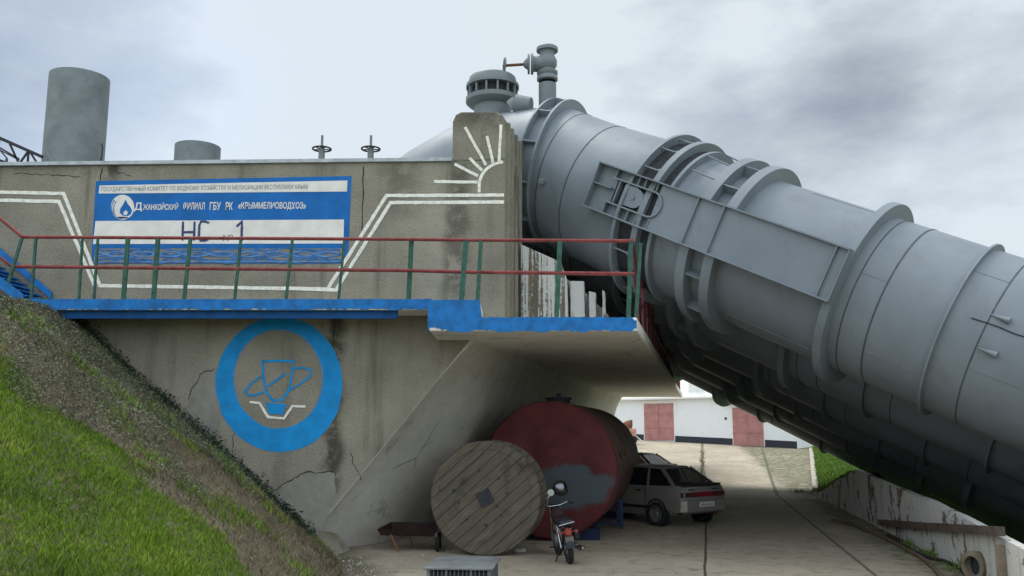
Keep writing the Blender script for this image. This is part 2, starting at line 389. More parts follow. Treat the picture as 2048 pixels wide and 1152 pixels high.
def mat_bank():
    m, nt, N, L, P = new_mat('bank soil')
    v = geo_pos(N)
    a = noise(N, L, v, .8, 6, .6); b = noise(N, L, v, 9, 6, .7)
    r = ramp(N, [(.35, (.07, .058, .036)), (.65, (.14, .118, .074))]); L.new(a, r.inputs[0])
    c1 = mix(N, L, step(N, L, b, .5, .65), r.outputs[0], (.05, .05, .025))
    L.new(c1, P.inputs['Base Color']); P.inputs['Roughness'].default_value = 1; bump(N, L, P, b, .8, .05)
    return m
def mat_leaf(name, c0, c1, c2=None, trans=.0):
    m, nt, N, L, P = new_mat(name)
    v = geo_pos(N)
    a = noise(N, L, v, .9, 5, .6); b = noise(N, L, v, 17, 3, .7)
    k = math_(N, L, 'ADD', math_(N, L, 'MULTIPLY', a, .55), math_(N, L, 'MULTIPLY', b, .45))
    r = ramp(N, [(.36, c0), (.52, c1), (.66, c2 or c1)]); L.new(k, r.inputs[0])
    L.new(r.outputs[0], P.inputs['Base Color']); P.inputs['Roughness'].default_value = .7; P.inputs['Specular IOR Level'].default_value = .25
    return m
def mat_glass(name, tint=(.02, .03, .03), alpha=.35):
    m, nt, N, L, P = new_mat(name)
    P.inputs['Base Color'].default_value = (*tint, 1); P.inputs['Roughness'].default_value = .06; P.inputs['Alpha'].default_value = alpha
    n = noise(N, L, coord(N), 3, 3); mr = N.new('ShaderNodeMapRange'); L.new(n, mr.inputs['Value']); mr.inputs['To Min'].default_value = .04; mr.inputs['To Max'].default_value = .12
    L.new(mr.outputs[0], P.inputs['Roughness'])
    return m
M = dict(
    conc=mat_rough_concrete(),
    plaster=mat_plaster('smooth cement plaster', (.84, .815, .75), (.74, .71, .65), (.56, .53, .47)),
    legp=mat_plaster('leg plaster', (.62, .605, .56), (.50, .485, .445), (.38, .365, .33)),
    patch=mat_plaster('cement repair', (.30, .29, .255), (.21, .20, .175), (.16, .15, .13)),
    cope=mat_simple('zinc coping', (.42, .45, .47), .5, 0, .3, 5),
    peel=mat_peel('peeling whitewash', thr=.50), peelv=mat_peel('streaked whitewash', (.56, .56, .54), (.13, .11, .085), .475, True, (5.5, 5.5, .10)),
    peel2=mat_peel('peeling yard wall', (.66, .65, .62), (.15, .125, .10), .495, True, (.9, .9, .75)),
    blue=mat_simple('blue enamel', (.006, .145, .43), .55, 0, .35, 5, .3),
    blue2=mat_simple('emblem blue', (.008, .26, .62), .75, 0, .22, 3, .35),
    sblue=mat_simple('sign blue', (.006, .13, .42), .7, 0, .22, 2, .3),
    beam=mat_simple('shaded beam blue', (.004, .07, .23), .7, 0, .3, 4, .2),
    sblue2=mat_simple('wave blue', (.045, .16, .40), .8, 0, .5, 9, .3),
    sblue3=mat_simple('pale blue stroke', (.12, .25, .50), .8, 0, .4, 7, .2),
    cream=mat_simple('sign cream', (.74, .71, .66), .75, 0, .14, 3, .25),
    wline=mat_simple('white line paint', (.80, .78, .70), .8, 0, .24, 11, .3),
    ink=mat_simple('lettering ink', (.045, .06, .16), .8, 0, .3, 12, 0),
    inkp=mat_simple('faint lettering ink', (.20, .22, .27), .8, 0, .4, 9, 0),
    pipe=mat_pipe(), pipe2=mat_pipe('vent paint', (.17, .195, .21)),
    seam=mat_simple('weld seam', (.075, .085, .095), .6, 0, .3, 9, .1),
    gap=mat_simple('recess steel', (.03, .034, .04), .7, 0, .4, 9, .1),
    red=mat_simple('red rail paint', (.22, .042, .04), .5, 0, .45, 7, .2),
    maroon=mat_simple('maroon rail paint', (.12, .02, .035), .5, 0, .4, 7, .2),
    green=mat_simple('green post paint', (.028, .10, .07), .5, 0, .45, 9, .2),
    stack=mat_simple('galvanised stack', (.175, .20, .215), .6, .0, .28, 1.6, .15),
    dark=mat_simple('dark lattice', (.03, .032, .04), .7, 0, .3, 6, 0),
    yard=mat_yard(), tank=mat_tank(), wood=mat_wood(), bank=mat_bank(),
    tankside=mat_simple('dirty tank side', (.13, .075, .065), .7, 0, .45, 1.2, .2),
    grass=mat_leaf('grass blades', (.07, .13, .010), (.145, .245, .018), (.28, .35, .045)),
    dry=mat_leaf('dry grass', (.085, .066, .04), (.17, .137, .085), (.26, .22, .14)),
    cover=mat_leaf('grey green ground cover', (.075, .095, .055), (.16, .185, .12), (.28, .29, .22)),
    ivy=mat_leaf('ivy', (.018, .034, .022), (.032, .056, .034), (.06, .09, .06)),
    turf=mat_leaf('turf', (.07, .14, .015), (.12, .21, .03), (.17, .25, .05)),
    bush=mat_leaf('bush leaves', (.03, .06, .015), (.06, .11, .025), (.10, .16, .04)),
    bark=mat_simple('bark', (.08, .06, .04), .9),
    wwash=mat_peel('garage whitewash', (.84, .86, .87), (.42, .42, .40), .57, False),
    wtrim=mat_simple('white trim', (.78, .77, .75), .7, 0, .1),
    door=mat_simple('rose door paint', (.40, .19, .18), .7, 0, .22, 2, .1),
    plinth=mat_simple('tar plinth', (.035, .037, .05), .8),
    roofm=mat_simple('pale sheet roof', (.62, .62, .60), .7),
    curb=mat_simple('kerb concrete', (.40, .37, .31), .9, 0, .3, 3),
    silver=mat_simple('silver car paint', (.28, .272, .25), .33, .45, .06, 2, 0),
    carbl=mat_simple('dark car paint', (.05, .055, .07), .3, .2, .1, 2, 0),
    blackp=mat_simple('black plastic', (.018, .018, .02), .5, 0, .2, 9, .05),
    rubber=mat_simple('rubber', (.02, .02, .021), .85, 0, .3, 12, .2),
    rim=mat_simple('wheel rim', (.25, .25, .25), .4, .6, .2),
    lamp=mat_simple('tail lamp red', (.20, .012, .018), .2, 0, .3, 4, 0),
    lampd=mat_simple('smoked lamp', (.085, .02, .024), .2, 0, .3, 4, 0),
    lampo=mat_simple('faded lamp red', (.26, .05, .04), .3, 0, .15, 6, 0),
    plate=mat_simple('number plate white', (.60, .60, .58), .5, 0, .12, 12, 0),
    chrome=mat_simple('chrome', (.36, .37, .39), .25, 1.0, .08, 9, 0),
    helm=mat_simple('helmet silver', (.16, .17, .19), .22, 1.0, .1, 9, 0),
    glass=mat_glass('car glass', (.02, .03, .028), .38), glassd=mat_glass('dark glass', (.01, .015, .02), .62),
    rust=mat_simple('rust', (.16, .07, .035), .9, 0, .5, 6, .3),
    rustred=mat_simple('rusty red tray', (.03, .012, .013), .8, 0, .5, 4, .3),
    bluest=mat_simple('blue stand', (.012, .022, .07), .6),
    lid=mat_simple('grey lid', (.14, .155, .165), .6, 0, .3, 3, .2),
    hose=mat_simple('hose', (.035, .03, .027), .8), hose2=mat_simple('brown hose', (.14, .10, .07), .85),
    culv=mat_simple('culvert cement', (.23, .19, .14), .95, 0, .4, 4, .4),
    stone=mat_simple('pale stone', (.42, .40, .36), .9),
    seat=mat_simple('seat vinyl', (.02, .02, .024), .45, 0, .2, 9, .1),
    stain=mat_simple('grime band', (.10, .075, .06), .9, 0, .5, 5, .3),
    orange=mat_simple('faded orange paint', (.48, .25, .19), .8, 0, .4, 3, .2),
)

# ================================================================= TERRAIN
def foot(y): return -3.3 + .28 * (17 - max(y, 14.4))
def zb(x, y):
    s = (foot(y) - x) * (.85 - .034 * (17 - max(y, 6)))
    return s if s < 4.35 else 4.35 + (s - 4.35) * .3
def edge(y): return 7.33 + (y - 14.68) * .1905 if y < 32 else 10.63 + (y - 32) * .327
def sstep(a, b, t):
    t = min(1, max(0, (t - a) / (b - a))); return t * t * (3 - 2 * t)
def gy(y):
    if y < 31: return 0.0
    if y < 62: return .98 * sstep(31, 64, y) * 1.0 + .0
    return min(1.5, .98 * sstep(31, 64, 62) + (y - 62) * .056)
def hum(x, y): return .035 * math.sin(x * 1.9 + y * .7) + .03 * math.sin(y * 2.3 - x * 1.1) + .02 * math.sin(x * 4.3 + 1) * math.sin(y * 3.7)
def grid(name, xs_of, ys, zf, mat, nx, kind='structure'):
    m = MB(); vs = []; 
    for y in ys:
        x0, x1 = xs_of(y)
        for i in range(nx):
            x = x0 + (x1 - x0) * i / (nx - 1); vs.append((x, y, zf(x, y)))
    fs = [(j*nx+i, j*nx+i+1, (j+1)*nx+i+1, (j+1)*nx+i) for j in range(len(ys)-1) for i in range(nx-1)]
    m.add(vs, fs); o = m.build(name, mat, smooth=True, recalc=False, auto=False); o['kind'] = kind; return o
def frange(a, b, n): return [a + (b - a) * i / (n - 1) for i in range(n)]
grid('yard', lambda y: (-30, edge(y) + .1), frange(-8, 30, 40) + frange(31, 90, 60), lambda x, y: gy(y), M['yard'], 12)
bank_x = lambda x, y: max(-.08, zb(x, y) + hum(x, y) * min(1, (foot(y) - x)) ) if x < foot(y) else -.08
grid('grass_bank', lambda y: (-18, foot(y) + .15), frange(-8, 16.97, 70), bank_x, M['bank'], 110)
def walltop(y): return float(np.interp(y, [10, 13, 15, 17, 20, 24, 28, 32], [.60, .72, .86, 1.0, 1.06, 1.24, .65, .0]))
def rz(x, y):
    d = x - edge(y)
    if y < 36: return max(-1.7, min(-.05 - .1 * d if y < 22 else 9, (walltop(y) - .05) * sstep(22, 25, y) + .02 + .12 * min(d, 2) + (gy(y) if y > 32 else 0), 1.1 - .9 * (d - .7)))
    return gy(y) + min(.11 * d, 1.5) * sstep(70, 60, y) * 1.0 + .02
grid('pipe_trench', lambda y: (edge(y) + .16, edge(y) + 40), frange(-8, 24.5, 40), rz, M['bank'], 40)
grid('grass_slope', lambda y: (edge(y) + .16, edge(y) + 40), frange(24.5, 36, 24) + frange(36.5, 72, 40), rz, M['turf'], 80)
fm = MB(); fm.add([(-900,-300,-2.2),(900,-300,-2.2),(900,1500,-2.2),(-900,1500,-2.2)], [(0,1,2,3)])
o = fm.build('field', M['turf'], recalc=False); o['kind'] = 'structure'
fm = MB(); fm.add([(-120,89.8,1.46),(200,89.8,1.46),(200,300,1.2),(-120,300,1.2)], [(0,1,2,3)]); fm.add([(edge(72)-.2,71.5,1.42),(200,71.5,1.42),(200,89.9,1.455),(edge(72)-.2,89.9,1.455)], [(0,1,2,3)])
o = fm.build('meadow', M['turf'], recalc=False); o['kind'] = 'structure'

SPv = Vector((math.sin(R(7.2)), math.cos(R(7.2)), 0)) * 3.75
# ================================================================= PUMPING STATION
AZ = (.2126, 1.0)                        # the row direction: x gained per metre of depth
st = thing('pumping_station', (-3, 17, 0), 'brown pebble-dash concrete pumping station wall with painted blue sign, white lines and round blue emblem', 'building')
WY = 17.0
m = MB()
poly = [(-16,-.5),(-3.9,-.5),(-3.25,-.5),(-3.25,0),(-3.65,.45),(-.79,4.0),(-.14,4.0),(-.14,7.56),(-1.19,7.52),(-16,7.36)]
m.prism([(x, WY, z) for x, z in poly], (.15, .7, 0)); m.build('wall', M['conc'], st)
m = MB()
pp = [(-.14,7.56),(-.14,8.36),(-.20,8.50),(-.30,8.56),(-1.02,8.56),(-1.13,8.50),(-1.19,8.36),(-1.19,7.52)]
m.prism([(x, WY, z) for x, z in pp], (.36, 1.7, 0)); 
m.prism([(-.138, WY + .71, 4.0), (-.138, WY + .71, 7.56), (-1.19, WY + .71, 7.52), (-1.19, WY + .71, 4.0)], (.21, .99, 0))
m.build('pillar', M['conc'], st, bevel=.04)
# raised vertical ribs of old shuttering on the pillar flank
m = MB()
for k, yy in enumerate((17.25, 17.6, 18.0, 18.4)):
    x0 = -.14 + (yy - 17) * .2126
    m.obox((x0 + .02, yy, 6.2), (.025, .0, 0), (.012, .05, 0), (0, 0, 2.2))
m.build('shutter_rib', M['conc'], st)
# inclined leg running back under the deck
m = MB(); L_ = 31.0; off = Vector((AZ[0] * L_, L_, 0))
prof = [(-3.25,0),(-3.65,.45),(-3.2,1.02),(-1.35,3.32),(-1.02,3.70),(-.70,4.0),(-1.5,4.0),(-4.6,.45),(-4.6,0)]
zs = frange(0, 4.0, 15)
def face_x(z): return float(np.interp(z, [0, .45, 1.02, 3.32, 3.7, 4.0], [-3.92, -3.65, -3.2, -1.35, -1.02, -.70]))
def flare(z): return float(np.interp(z, [0, .8, 2.0, 2.8, 3.4, 4.0], [.95, .95, .80, .58, .26, 0]))
ysl = [WY + .002, WY + .25, WY + .6, WY + 1.0, WY + 1.5, WY + 2.0, WY + 2.4, WY + 2.8, WY + 8, WY + L_]
vs = []
for yy in ysl:
    k = sstep(0, 2.4, yy - WY) if yy > WY + .01 else 0
    for z in zs: vs.append((face_x(z) + .02 + AZ[0] * (yy - WY) + flare(z) * k, yy, z))
nz = len(zs); nv = len(ysl)
fs = [(j*nz+i, j*nz+i+1, (j+1)*nz+i+1, (j+1)*nz+i) for j in range(nv-1) for i in range(nz-1)]
o0 = len(vs); vs += [(-4.6, WY + .002, 0), (-1.5, WY + .002, 4.0), (-4.6 + off.x, WY + L_, 0), (-1.5 + off.x, WY + L_, 4.0)]
fs += [tuple(range(nz)) + (o0 + 1, o0), tuple((nv-1)*nz + i for i in range(nz)) + (o0 + 3, o0 + 2), (o0, o0 + 1, o0 + 3, o0 + 2)]
fs += [(o0 + 1, nz - 1) + tuple(j*nz + nz - 1 for j in range(1, nv)) + (o0 + 3,), (o0,) + (0,) + tuple(j*nz for j in range(1, nv)) + (o0 + 2,)]
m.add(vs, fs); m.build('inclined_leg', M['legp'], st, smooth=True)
# deck slab
m = MB()
def sl_(x, y): return (x, y)
b0, b1 = 3.98, 4.22
pts = [(-1.45, 15.4), (2.18, 15.4), (9.12, 48), (5.6, 48), (-.9, 17.2), (-1.45, 17.0)]
m.prism([(x, y, b0) for x, y in pts], (0, 0, b1 - b0)); m.build('deck_slab', M['plaster'], st, bevel=.03)
m = MB(); m.prism([(-9.1, 16.1, 4.45), (-1.46, 16.1, 4.45), (-1.46, 16.995, 4.45), (-9.1, 16.995, 4.45)], (0, 0, .18)); m.build('walkway_slab', M['plaster'], st)
m = MB(); m.prism([(-1.455, 15.45, 4.0), (-.57, 15.45, 4.225), (-.57, 16.99, 4.225), (-1.455, 16.99, 4.0)], (0, 0, .01))
m = MB(); m.box((-1.455, 15.46, 4.225), (-.56, 16.99, 4.52)); m.build('step_block', M['plaster'], st, bevel=.03)
# blue painted edges, chipped along the lower side
def blue_edge(pts_top, pts_bot, y, name='painted_edge', th=.012):
    m = MB(); vs = []; n = len(pts_top)
    for (x, z) in pts_top: vs.append((x, y, z))
    for (x, z) in pts_bot: vs.append((x, y, z))
    for (x, z) in pts_top: vs.append((x, y + th, z))
    for (x, z) in pts_bot: vs.append((x, y + th, z))
    fs = []
    for i in range(n - 1):
        fs += [(i, i+1, n+i+1, n+i), (2*n+i, 3*n+i, 3*n+i+1, 2*n+i+1), (i, 2*n+i, 2*n+i+1, i+1), (n+i, n+i+1, 3*n+i+1, 3*n+i)]
    m.add(vs, fs); return m.build(name, M['blue'], st)
N_ = 90
xs = frange(-1.46, 2.17, N_)
def zt(x): return 4.525 if x < -.56 else 4.225
def zbot(x): return (3.985 if x > -1.25 else 4.02 + .1 * (-1.25 - x)) + random.uniform(-.022, .015) + .015 * math.sin(x * 9)
blue_edge([(x, zt(x) + random.uniform(-.012, .008) - (.05 if x > 2.1 else 0)) for x in xs], [(x, zbot(x) + (.05 if x > 2.1 else 0)) for x in xs], 15.385)
m = MB(); m.box((-1.468, 15.39, 4.0), (-1.456, 16.1, 4.53)); m.build('painted_edge', M['blue'], st)
m = MB()                                   # blue top rim of block and walkway
m.box((-1.45, 15.4, 4.521), (-.57, 16.9, 4.53)); m.build('painted_edge', M['blue'], st)
xs = frange(-9.06, -1.47, 150)
blue_edge([(x, 4.645 + random.uniform(-.008, .006)) for x in xs], [(x, 4.455 + random.uniform(-.02, .02) - (.0)) for x in xs], 16.085)
m = MB(); m.box((-9.06, 16.1, 4.631), (-1.47, 16.35, 4.64)); m.build('painted_edge', M['blue'], st)
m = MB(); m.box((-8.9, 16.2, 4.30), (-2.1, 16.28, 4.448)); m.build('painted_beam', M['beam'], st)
M['crack'] = mat_simple('crack', (.035, .03, .025), .95, 0, .3, 9, 0)
# body of the station behind the wall: the pipes come over it
m = MB()
Lb = 31
m.prism([(-.5, 17.72, 4.2), (-16, 17.72, 4.2), (-16, 17.72, 7.2), (-1.3, 17.72, 7.2), (-1.3, 17.72, 6.4), (-.5, 17.72, 6.4)], (AZ[0] * Lb, Lb, 0)); m.build('station_body', M['conc'], st)
m = MB(); m.bar((-16, 17.3, 7.40), (-1.19, 17.3, 7.56), .72, .07); m.build('coping', M['cope'], st)
m = MB()
# saddles under the pipes: vertical whitewashed fins standing on the deck
for i, (x, wd, zt_) in enumerate(((1.36, .30, 5.35), (1.68, .15, 5.15), (1.93, .07, 5.2))):
    lf = []; rt = []
    for j in range(13):
        z = 4.22 + (zt_ - 4.22) * j / 12
        lf.append((x - wd / 2 + random.uniform(-.006, .006), 18.3 + .1 * i, z)); rt.append((x + wd / 2 + random.uniform(-.008, .006), 18.3 + .1 * i, z + (random.uniform(-.12, .05) if j == 12 else 0)))
    m.prism(lf + rt[::-1], (.06, .5, 0))
m.build('saddle_fin', M['peel'], st, bevel=.02)
m = MB(); m.prism([(.18, 18.15, 4.225), (1.16, 18.15, 4.225), (1.14, 18.15, 5.35), (1.02, 18.15, 5.72), (.18, 18.15, 6.1)], (.1, .85, 0)); m.build('saddle_wall', M['peelv'], st, bevel=.02)
m = MB(); m.prism([(.2, 19.0, 4.225), (2.2, 19.0, 4.225), (2.05, 19.0, 4.75), (1.55, 19.0, 5.25), (.2, 19.0, 6.2)], (.2, .9, 0)); m.build('saddle_block', M['peel'], st)
for k in range(1, 6):
    m = MB(); o_ = SPv * k
    m.prism([Vector((.2, 19.0, 4.225)) + o_, Vector((2.0, 19.0, 4.225)) + o_, Vector((1.9, 19.0, 4.75)) + o_, Vector((.2, 19.0, 6.2)) + o_], (.2, .9, 0)); m.build('saddle_block', M['peel'], st)
# cement repair patches
def wallpoly(px, y, mat, name, parent=st, th=.004, label=None):
    m = MB(); m.prism([W(u, v, y) for u, v in px], (0, th, 0)); return m.build(name, mat, parent, label=label)
wallpoly([(376,800),(384,768),(400,748),(425,738),(440,742),(442,800),(440,870),(425,900),(400,895),(376,868)], 16.9972, M['patch'], 'cement_patch', th=.004)
wallpoly([(536,985),(560,990),(575,965),(600,955),(612,944),(640,940),(668,946),(672,985),(668,1010),(640,1058),(630,1075),(590,1040)], 16.9972, M['patch'], 'cement_patch', th=.004)
wallpoly([(215,705),(232,712),(262,750),(300,775),(318,800),(345,815),(362,835),(340,832),(312,812),(280,796),(255,765),(230,740)], 16.9972, M['patch'], 'cement_patch', th=.004)

# ---- painting on the wall
CR = []
def ribbon(pts, wd, y, closed=False, jit=.004, sub=.12):
    P_ = [W(u, v, y) for u, v in pts]; Q = []
    seq = P_ + ([P_[0]] if closed else [])
    for a, b in zip(seq[:-1], seq[1:]):
        n = max(1, int((b - a).length / sub))
        for i in range(n): Q.append(a.lerp(b, i / n))
    if not closed: Q.append(seq[-1])
    n = len(Q); vs = []
    for i, p in enumerate(Q):
        a = Q[(i - 1) % n] if (closed or i) else p; b = Q[(i + 1) % n] if (closed or i < n - 1) else p
        t = (b - a); t.y = 0; t.normalize(); nn = Vector((-t.z, 0, t.x))
        k = 1.0
        if 0 < i < n - 1 or closed:
            t1 = (p - a).normalized(); t2 = (b - p).normalized(); cc = max(.5, math.sqrt(max(.05, (1 + t1.dot(t2)) / 2))); k = 1 / cc
        vs += [p + nn * (wd / 2 * k + random.uniform(-jit, jit)), p - nn * (wd / 2 * k + random.uniform(-jit, jit))]
    fs = [(2*i, 2*i+1, 2*((i+1) % n)+1, 2*((i+1) % n)) for i in range(n if closed else n - 1)]
    return vs, fs
def strokes(name, lines, wd, y, mat, parent, closed=False, label=None):
    m = MB()
    for k, l in enumerate(lines):
        vs, fs = ribbon(l, wd, y - .0006 * k, closed); m.add(vs, fs)
    return m.build(name, mat, parent, recalc=False, label=label)
LW = .068
def wander(p, q, n, a):
    out = [p]
    for i in range(1, n): t = i / n; out.append((p[0] + (q[0]-p[0])*t + random.uniform(-a, a), p[1] + (q[1]-p[1])*t + random.uniform(-a, a)))
    return out + [q]
for l_ in [wander((376,800),(400,748),5,3) + wander((400,748),(428,737),4,3), wander((536,985),(575,963),5,3), wander((575,963),(612,944),5,4) + wander((612,944),(668,944),6,3)]: strokes('crack', [l_], .014, 16.9925, M['crack'], st)
for l_ in [wander((30,348),(160,352),12,3), wander((214,335),(262,352),6,3), wander((470,838),(466,905),7,3), wander((700,905),(722,960),6,3)]: strokes('crack', [l_], .012, 16.9965, M['crack'], st)
for l_ in [wander((204,337),(200,364),4,1), wander((668,636),(664,800),10,2), wander((727,332),(724,468),10,1)]: strokes('crack', [l_], .02, 16.996, M['crack'], st)
strokes('painted_line', [[(-60,383),(127,387),(200,571),(660,578)]], LW, 16.9935, M['wline'], st)
strokes('painted_line', [[(-60,399),(118,403),(190,574)]], LW, 16.9935, M['wline'], st)
strokes('painted_line', [[(1008,390),(773,391),(655,578)]], LW, 16.9930, M['wline'], st)
strokes('painted_line', [[(1008,404),(781,405),(672,580),(600,577)]], LW, 16.9925, M['wline'], st)
arc = [(1006,324)] + [(1006 - 48 * math.sin(a), 372 - 47 * math.cos(a)) for a in frange(.15, 1.4, 10)] + [(958,385)]
sunrays = [arc, [(868,363),(955,364)], [(909,328),(956,352)], [(939,316),(964,341)], [(930,254),(972,330)], [(974,272),(986,326)], [(1002,249),(998,323)]]
strokes('painted_sun', sunrays, .06, 16.9935, M['wline'], st, label='rising sun of white strokes on the pillar')

sg = wallpoly([(192,362),(703,352),(697,500),(690,527),(183,527),(184,487)], 16.9945, M['sblue'], 'painted_sign', th=.002)
wallpoly([(199,371),(695,361),(694,383),(197,387)], 16.989, M['cream'], 'sign_band', sg, .002)
wallpoly([(191,442),(688,439),(687,487),(186,488)], 16.989, M['cream'], 'sign_band', sg, .002)
wallpoly([(190,497),(686,497),(684,524),(187,525)], 16.989, M['conc'], 'wave_field', sg, .002)
wv = []
for k in range(6):
    ph = random.uniform(0, 6); am = random.uniform(3, 5.5); v0 = 500 + k * 4.4; fq = random.uniform(.035, .055)
    wv.append([(u, v0 + am * math.sin(u * fq + ph) * .8 + 1.5 * math.sin(u * .13 + k)) for u in range(190, 686, 6)])
strokes('wave_stroke', wv, .034, 16.986, M['sblue2'], sg)
strokes('wave_stroke', [[(u, 508 + 5 * math.sin(u * .06 + k * 3.1)) for u in range(192, 684, 6)] for k in range(2)] + [[(190, 524), (685, 523)]], .028, 16.982, M['sblue3'], sg)
# drop emblem on the sign
def disc(cu, cv, ru, rv, y, mat, name, parent, th=.002, n=30, a0=0, a1=2*math.pi):
    return wallpoly([(cu + ru * math.cos(a), cv - rv * math.sin(a)) for a in frange(a0, a1, n + 1)[:n if a1 - a0 > 6 else n + 1]], y, mat, name, parent, th)
disc(245, 414.5, 23.5, 25, 16.989, M['cream'], 'round_logo', sg)
strokes('logo_stroke', [[(236 + 4 - 13 * math.cos(a), 418 - 19 * math.sin(a)) for a in frange(-1.0, .95, 9)], [(233 + 9 - 19 * math.cos(a), 416 - 22 * math.sin(a)) for a in frange(-.7, .8, 8)]], .022, 16.986, M['sblue3'], sg)
wallpoly([(251,399),(255,407),(261,414),(264,421),(262,428),(256,432),(246,432),(240,426),(240,418),(246,409)], 16.9865, M['sblue'], 'logo_drop', sg, .001)
wallpoly([(247,424),(252,420),(256,425),(253,430),(247,430)], 16.9845, M['cream'], 'logo_drop', sg, .001)
wallpoly([(232,435),(240,433),(254,434),(258,436),(240,438)], 16.9865, M['ink'], 'logo_stroke', sg, .001)
def text(body, u0, v0, u1, v1, y, mat, name, parent, shear=0, bold=0, n=None):
    """lettering stretched between its left-bottom and right-top pixel on the wall plane"""
    cu = bpy.data.curves.new(name, 'FONT'); cu.body = body; cu.offset = bold; cu.resolution_u = 3
    to = bpy.data.objects.new(name, cu); C.objects.link(to)
    dg = bpy.context.evaluated_depsgraph_get(); me = bpy.data.meshes.new_from_object(to.evaluated_get(dg))
    bpy.data.objects.remove(to)
    co = np.empty(len(me.vertices) * 3); me.vertices.foreach_get('co', co); co = co.reshape(-1, 3)
    mn, mx_ = co.min(0), co.max(0); s = (co - mn) / np.maximum(mx_ - mn, 1e-6)
    A, B = W(u0, v0, y), W(u1, v1, y)
    off = Vector(parent['_o'])
    out = np.zeros_like(co)
    out[:, 0] = A.x + (B.x - A.x) * s[:, 0] + shear * s[:, 1] - off.x
    out[:, 1] = y - off.y
    out[:, 2] = A.z + (B.z - A.z) * s[:, 1] - off.z + (n or 0) * s[:, 0]
    me.vertices.foreach_set('co', out.ravel()); me.update()
    me.materials.clear(); me.materials.append(mat); me.name = name
    o = bpy.data.objects.new(name, me); C.objects.link(o); o.parent = parent; return o
text('ГОСУДАРСТВЕННЫЙ КОМИТЕТ ПО ВОДНОМУ ХОЗЯЙСТВУ И МЕЛИОРАЦИИ РЕСПУБЛИКИ КРЫМ', 202, 384.5, 615, 371, 16.985, M['inkp'], 'lettering', sg, n=.05)
text('Д', 268, 423, 285, 405, 16.985, M['cream'], 'lettering', sg, bold=.02)
text('ЖАНКОЙСКИЙ', 286, 420, 357, 405, 16.985, M['cream'], 'lettering', sg, bold=.02)
text('ФИЛИАЛ', 366, 420, 410, 404, 16.985, M['cream'], 'lettering', sg, bold=.02)
text('ГБУ', 419, 420, 442, 404, 16.985, M['cream'], 'lettering', sg, bold=.02)
text('РК', 451, 420, 466, 404, 16.985, M['cream'], 'lettering', sg, bold=.02)
text('«КРЫММЕЛИОВОДХОЗ»', 476, 420, 612, 404, 16.985, M['cream'], 'lettering', sg, bold=.02)
strokes('lettering', [[(366,443),(365,481)],[(389,443),(388,481)],[(366,464),(389,464)],[(418,446),(411,443),(402,443),(399,450),(398,474),(401,481),(410,481),(417,478)],[(473,453),(484,443),(483,481)]], .045, 16.985, M['ink'], sg)
text('№', 446, 482, 466, 469, 16.985, M['inkp'], 'lettering', sg)

# ---- round emblem
def annulus():
    n = 44; m = MB(); vs = []
    for k in range(n):
        a = 2 * math.pi * k / n
        ru, rv = 127 + random.uniform(-1.5, 1.5), 136 + random.uniform(-1.5, 1.5)
        vs.append(W(559 + ru * math.cos(a), 769 - rv * math.sin(a), 16.994))
        vs.append(W(556.5 + 89 * math.cos(a) + random.uniform(-1, 1), 758 - 99 * math.sin(a) + random.uniform(-1, 1), 16.994))
    m.add(vs, [(2*k, 2*((k+1) % n), 2*((k+1) % n)+1, 2*k+1) for k in range(n)])
    return m.build('painted_emblem', M['blue2'], st, recalc=False, label='round blue emblem ring with a shield and a channel')
em = annulus()
strokes('emblem_outline', [[(556.5 + 89 * math.cos(a), 758 - 99 * math.sin(a)) for a in frange(-.5, 3.5, 40)]], .022, 16.991, M['sblue3'], em)
strokes('emblem_stroke', [[(525,722),(587,722),(584,750),(577,782),(563,800),(545,801),(533,785),(527,755),(525,722)]], .045, 16.990, M['blue2'], em)
strokes('emblem_stroke', [[(524,752),(503,766),(489,783),(500,792),(527,785)],[(537,772),(572,746)],[(585,738),(606,735),(622,740),(620,752),(600,768),(577,782)]], .038, 16.988, M['blue2'], em)
wallpoly([(531,805),(573,808),(566,829),(538,828)], 16.990, M['blue2'], 'emblem_water', em, .002)
strokes('emblem_stroke', [[(499,804),(519,806),(536,834),(568,837),(585,812),(611,813)]], .045, 16.985, M['wline'], em)

# ================================================================= RAILINGS AND STAIR
rl = thing('walkway_railing', (-4, 16.13, 4.63), 'green posts with red top and middle rails along the blue-edged walkway', 'railing')
def railY(u): return 16.14 if u < 850 else 15.5
tops = [(72,63,475,590,.04),(165,158,475,596,.035),(196,188,475,597,.035),(256,247,475,598,.075),(316,307,476,599,.075),(381,368,476,600,.06),(482,469,477,601,.045),(585,572,477,602,.045),(689,677,478,602,.045),(823,817,479,599,.085),(932,923,480,600,.09),(962,955,480,600,.07),(1120,1113,481,632,.085),(1262,1257,482,637,.075),(1281,1272,486,640,.06)]
for ut, ub, vt, vb, wd in tops:
    m = MB(); Y0 = railY(ub)
    a = W(ub, vb, Y0); b = W(ut, vt, Y0)
    a.z = (4.63 if ub < 850 else (4.525 if ub < 960 else 4.22)); b.y = Y0
    m.bar(a, b, wd, .05, up=(0, 1, 0)); m.build('post', M['green'], rl)
tr = [W(45,474,16.14), W(700,478,16.14), W(820,478.5,16.0), W(932,480,15.5), W(1268,482,15.5)]
m = MB(); m.tube(tr, .032, 8); m.build('top_rail', M['red'], rl, smooth=True)
m = MB(); m.tube([W(24,533,16.14), W(700,540,16.14), W(820,541,16.0), W(932,544,15.5), W(1268,548,15.5)], .034, 8); m.build('middle_rail', M['red'], rl, smooth=True)
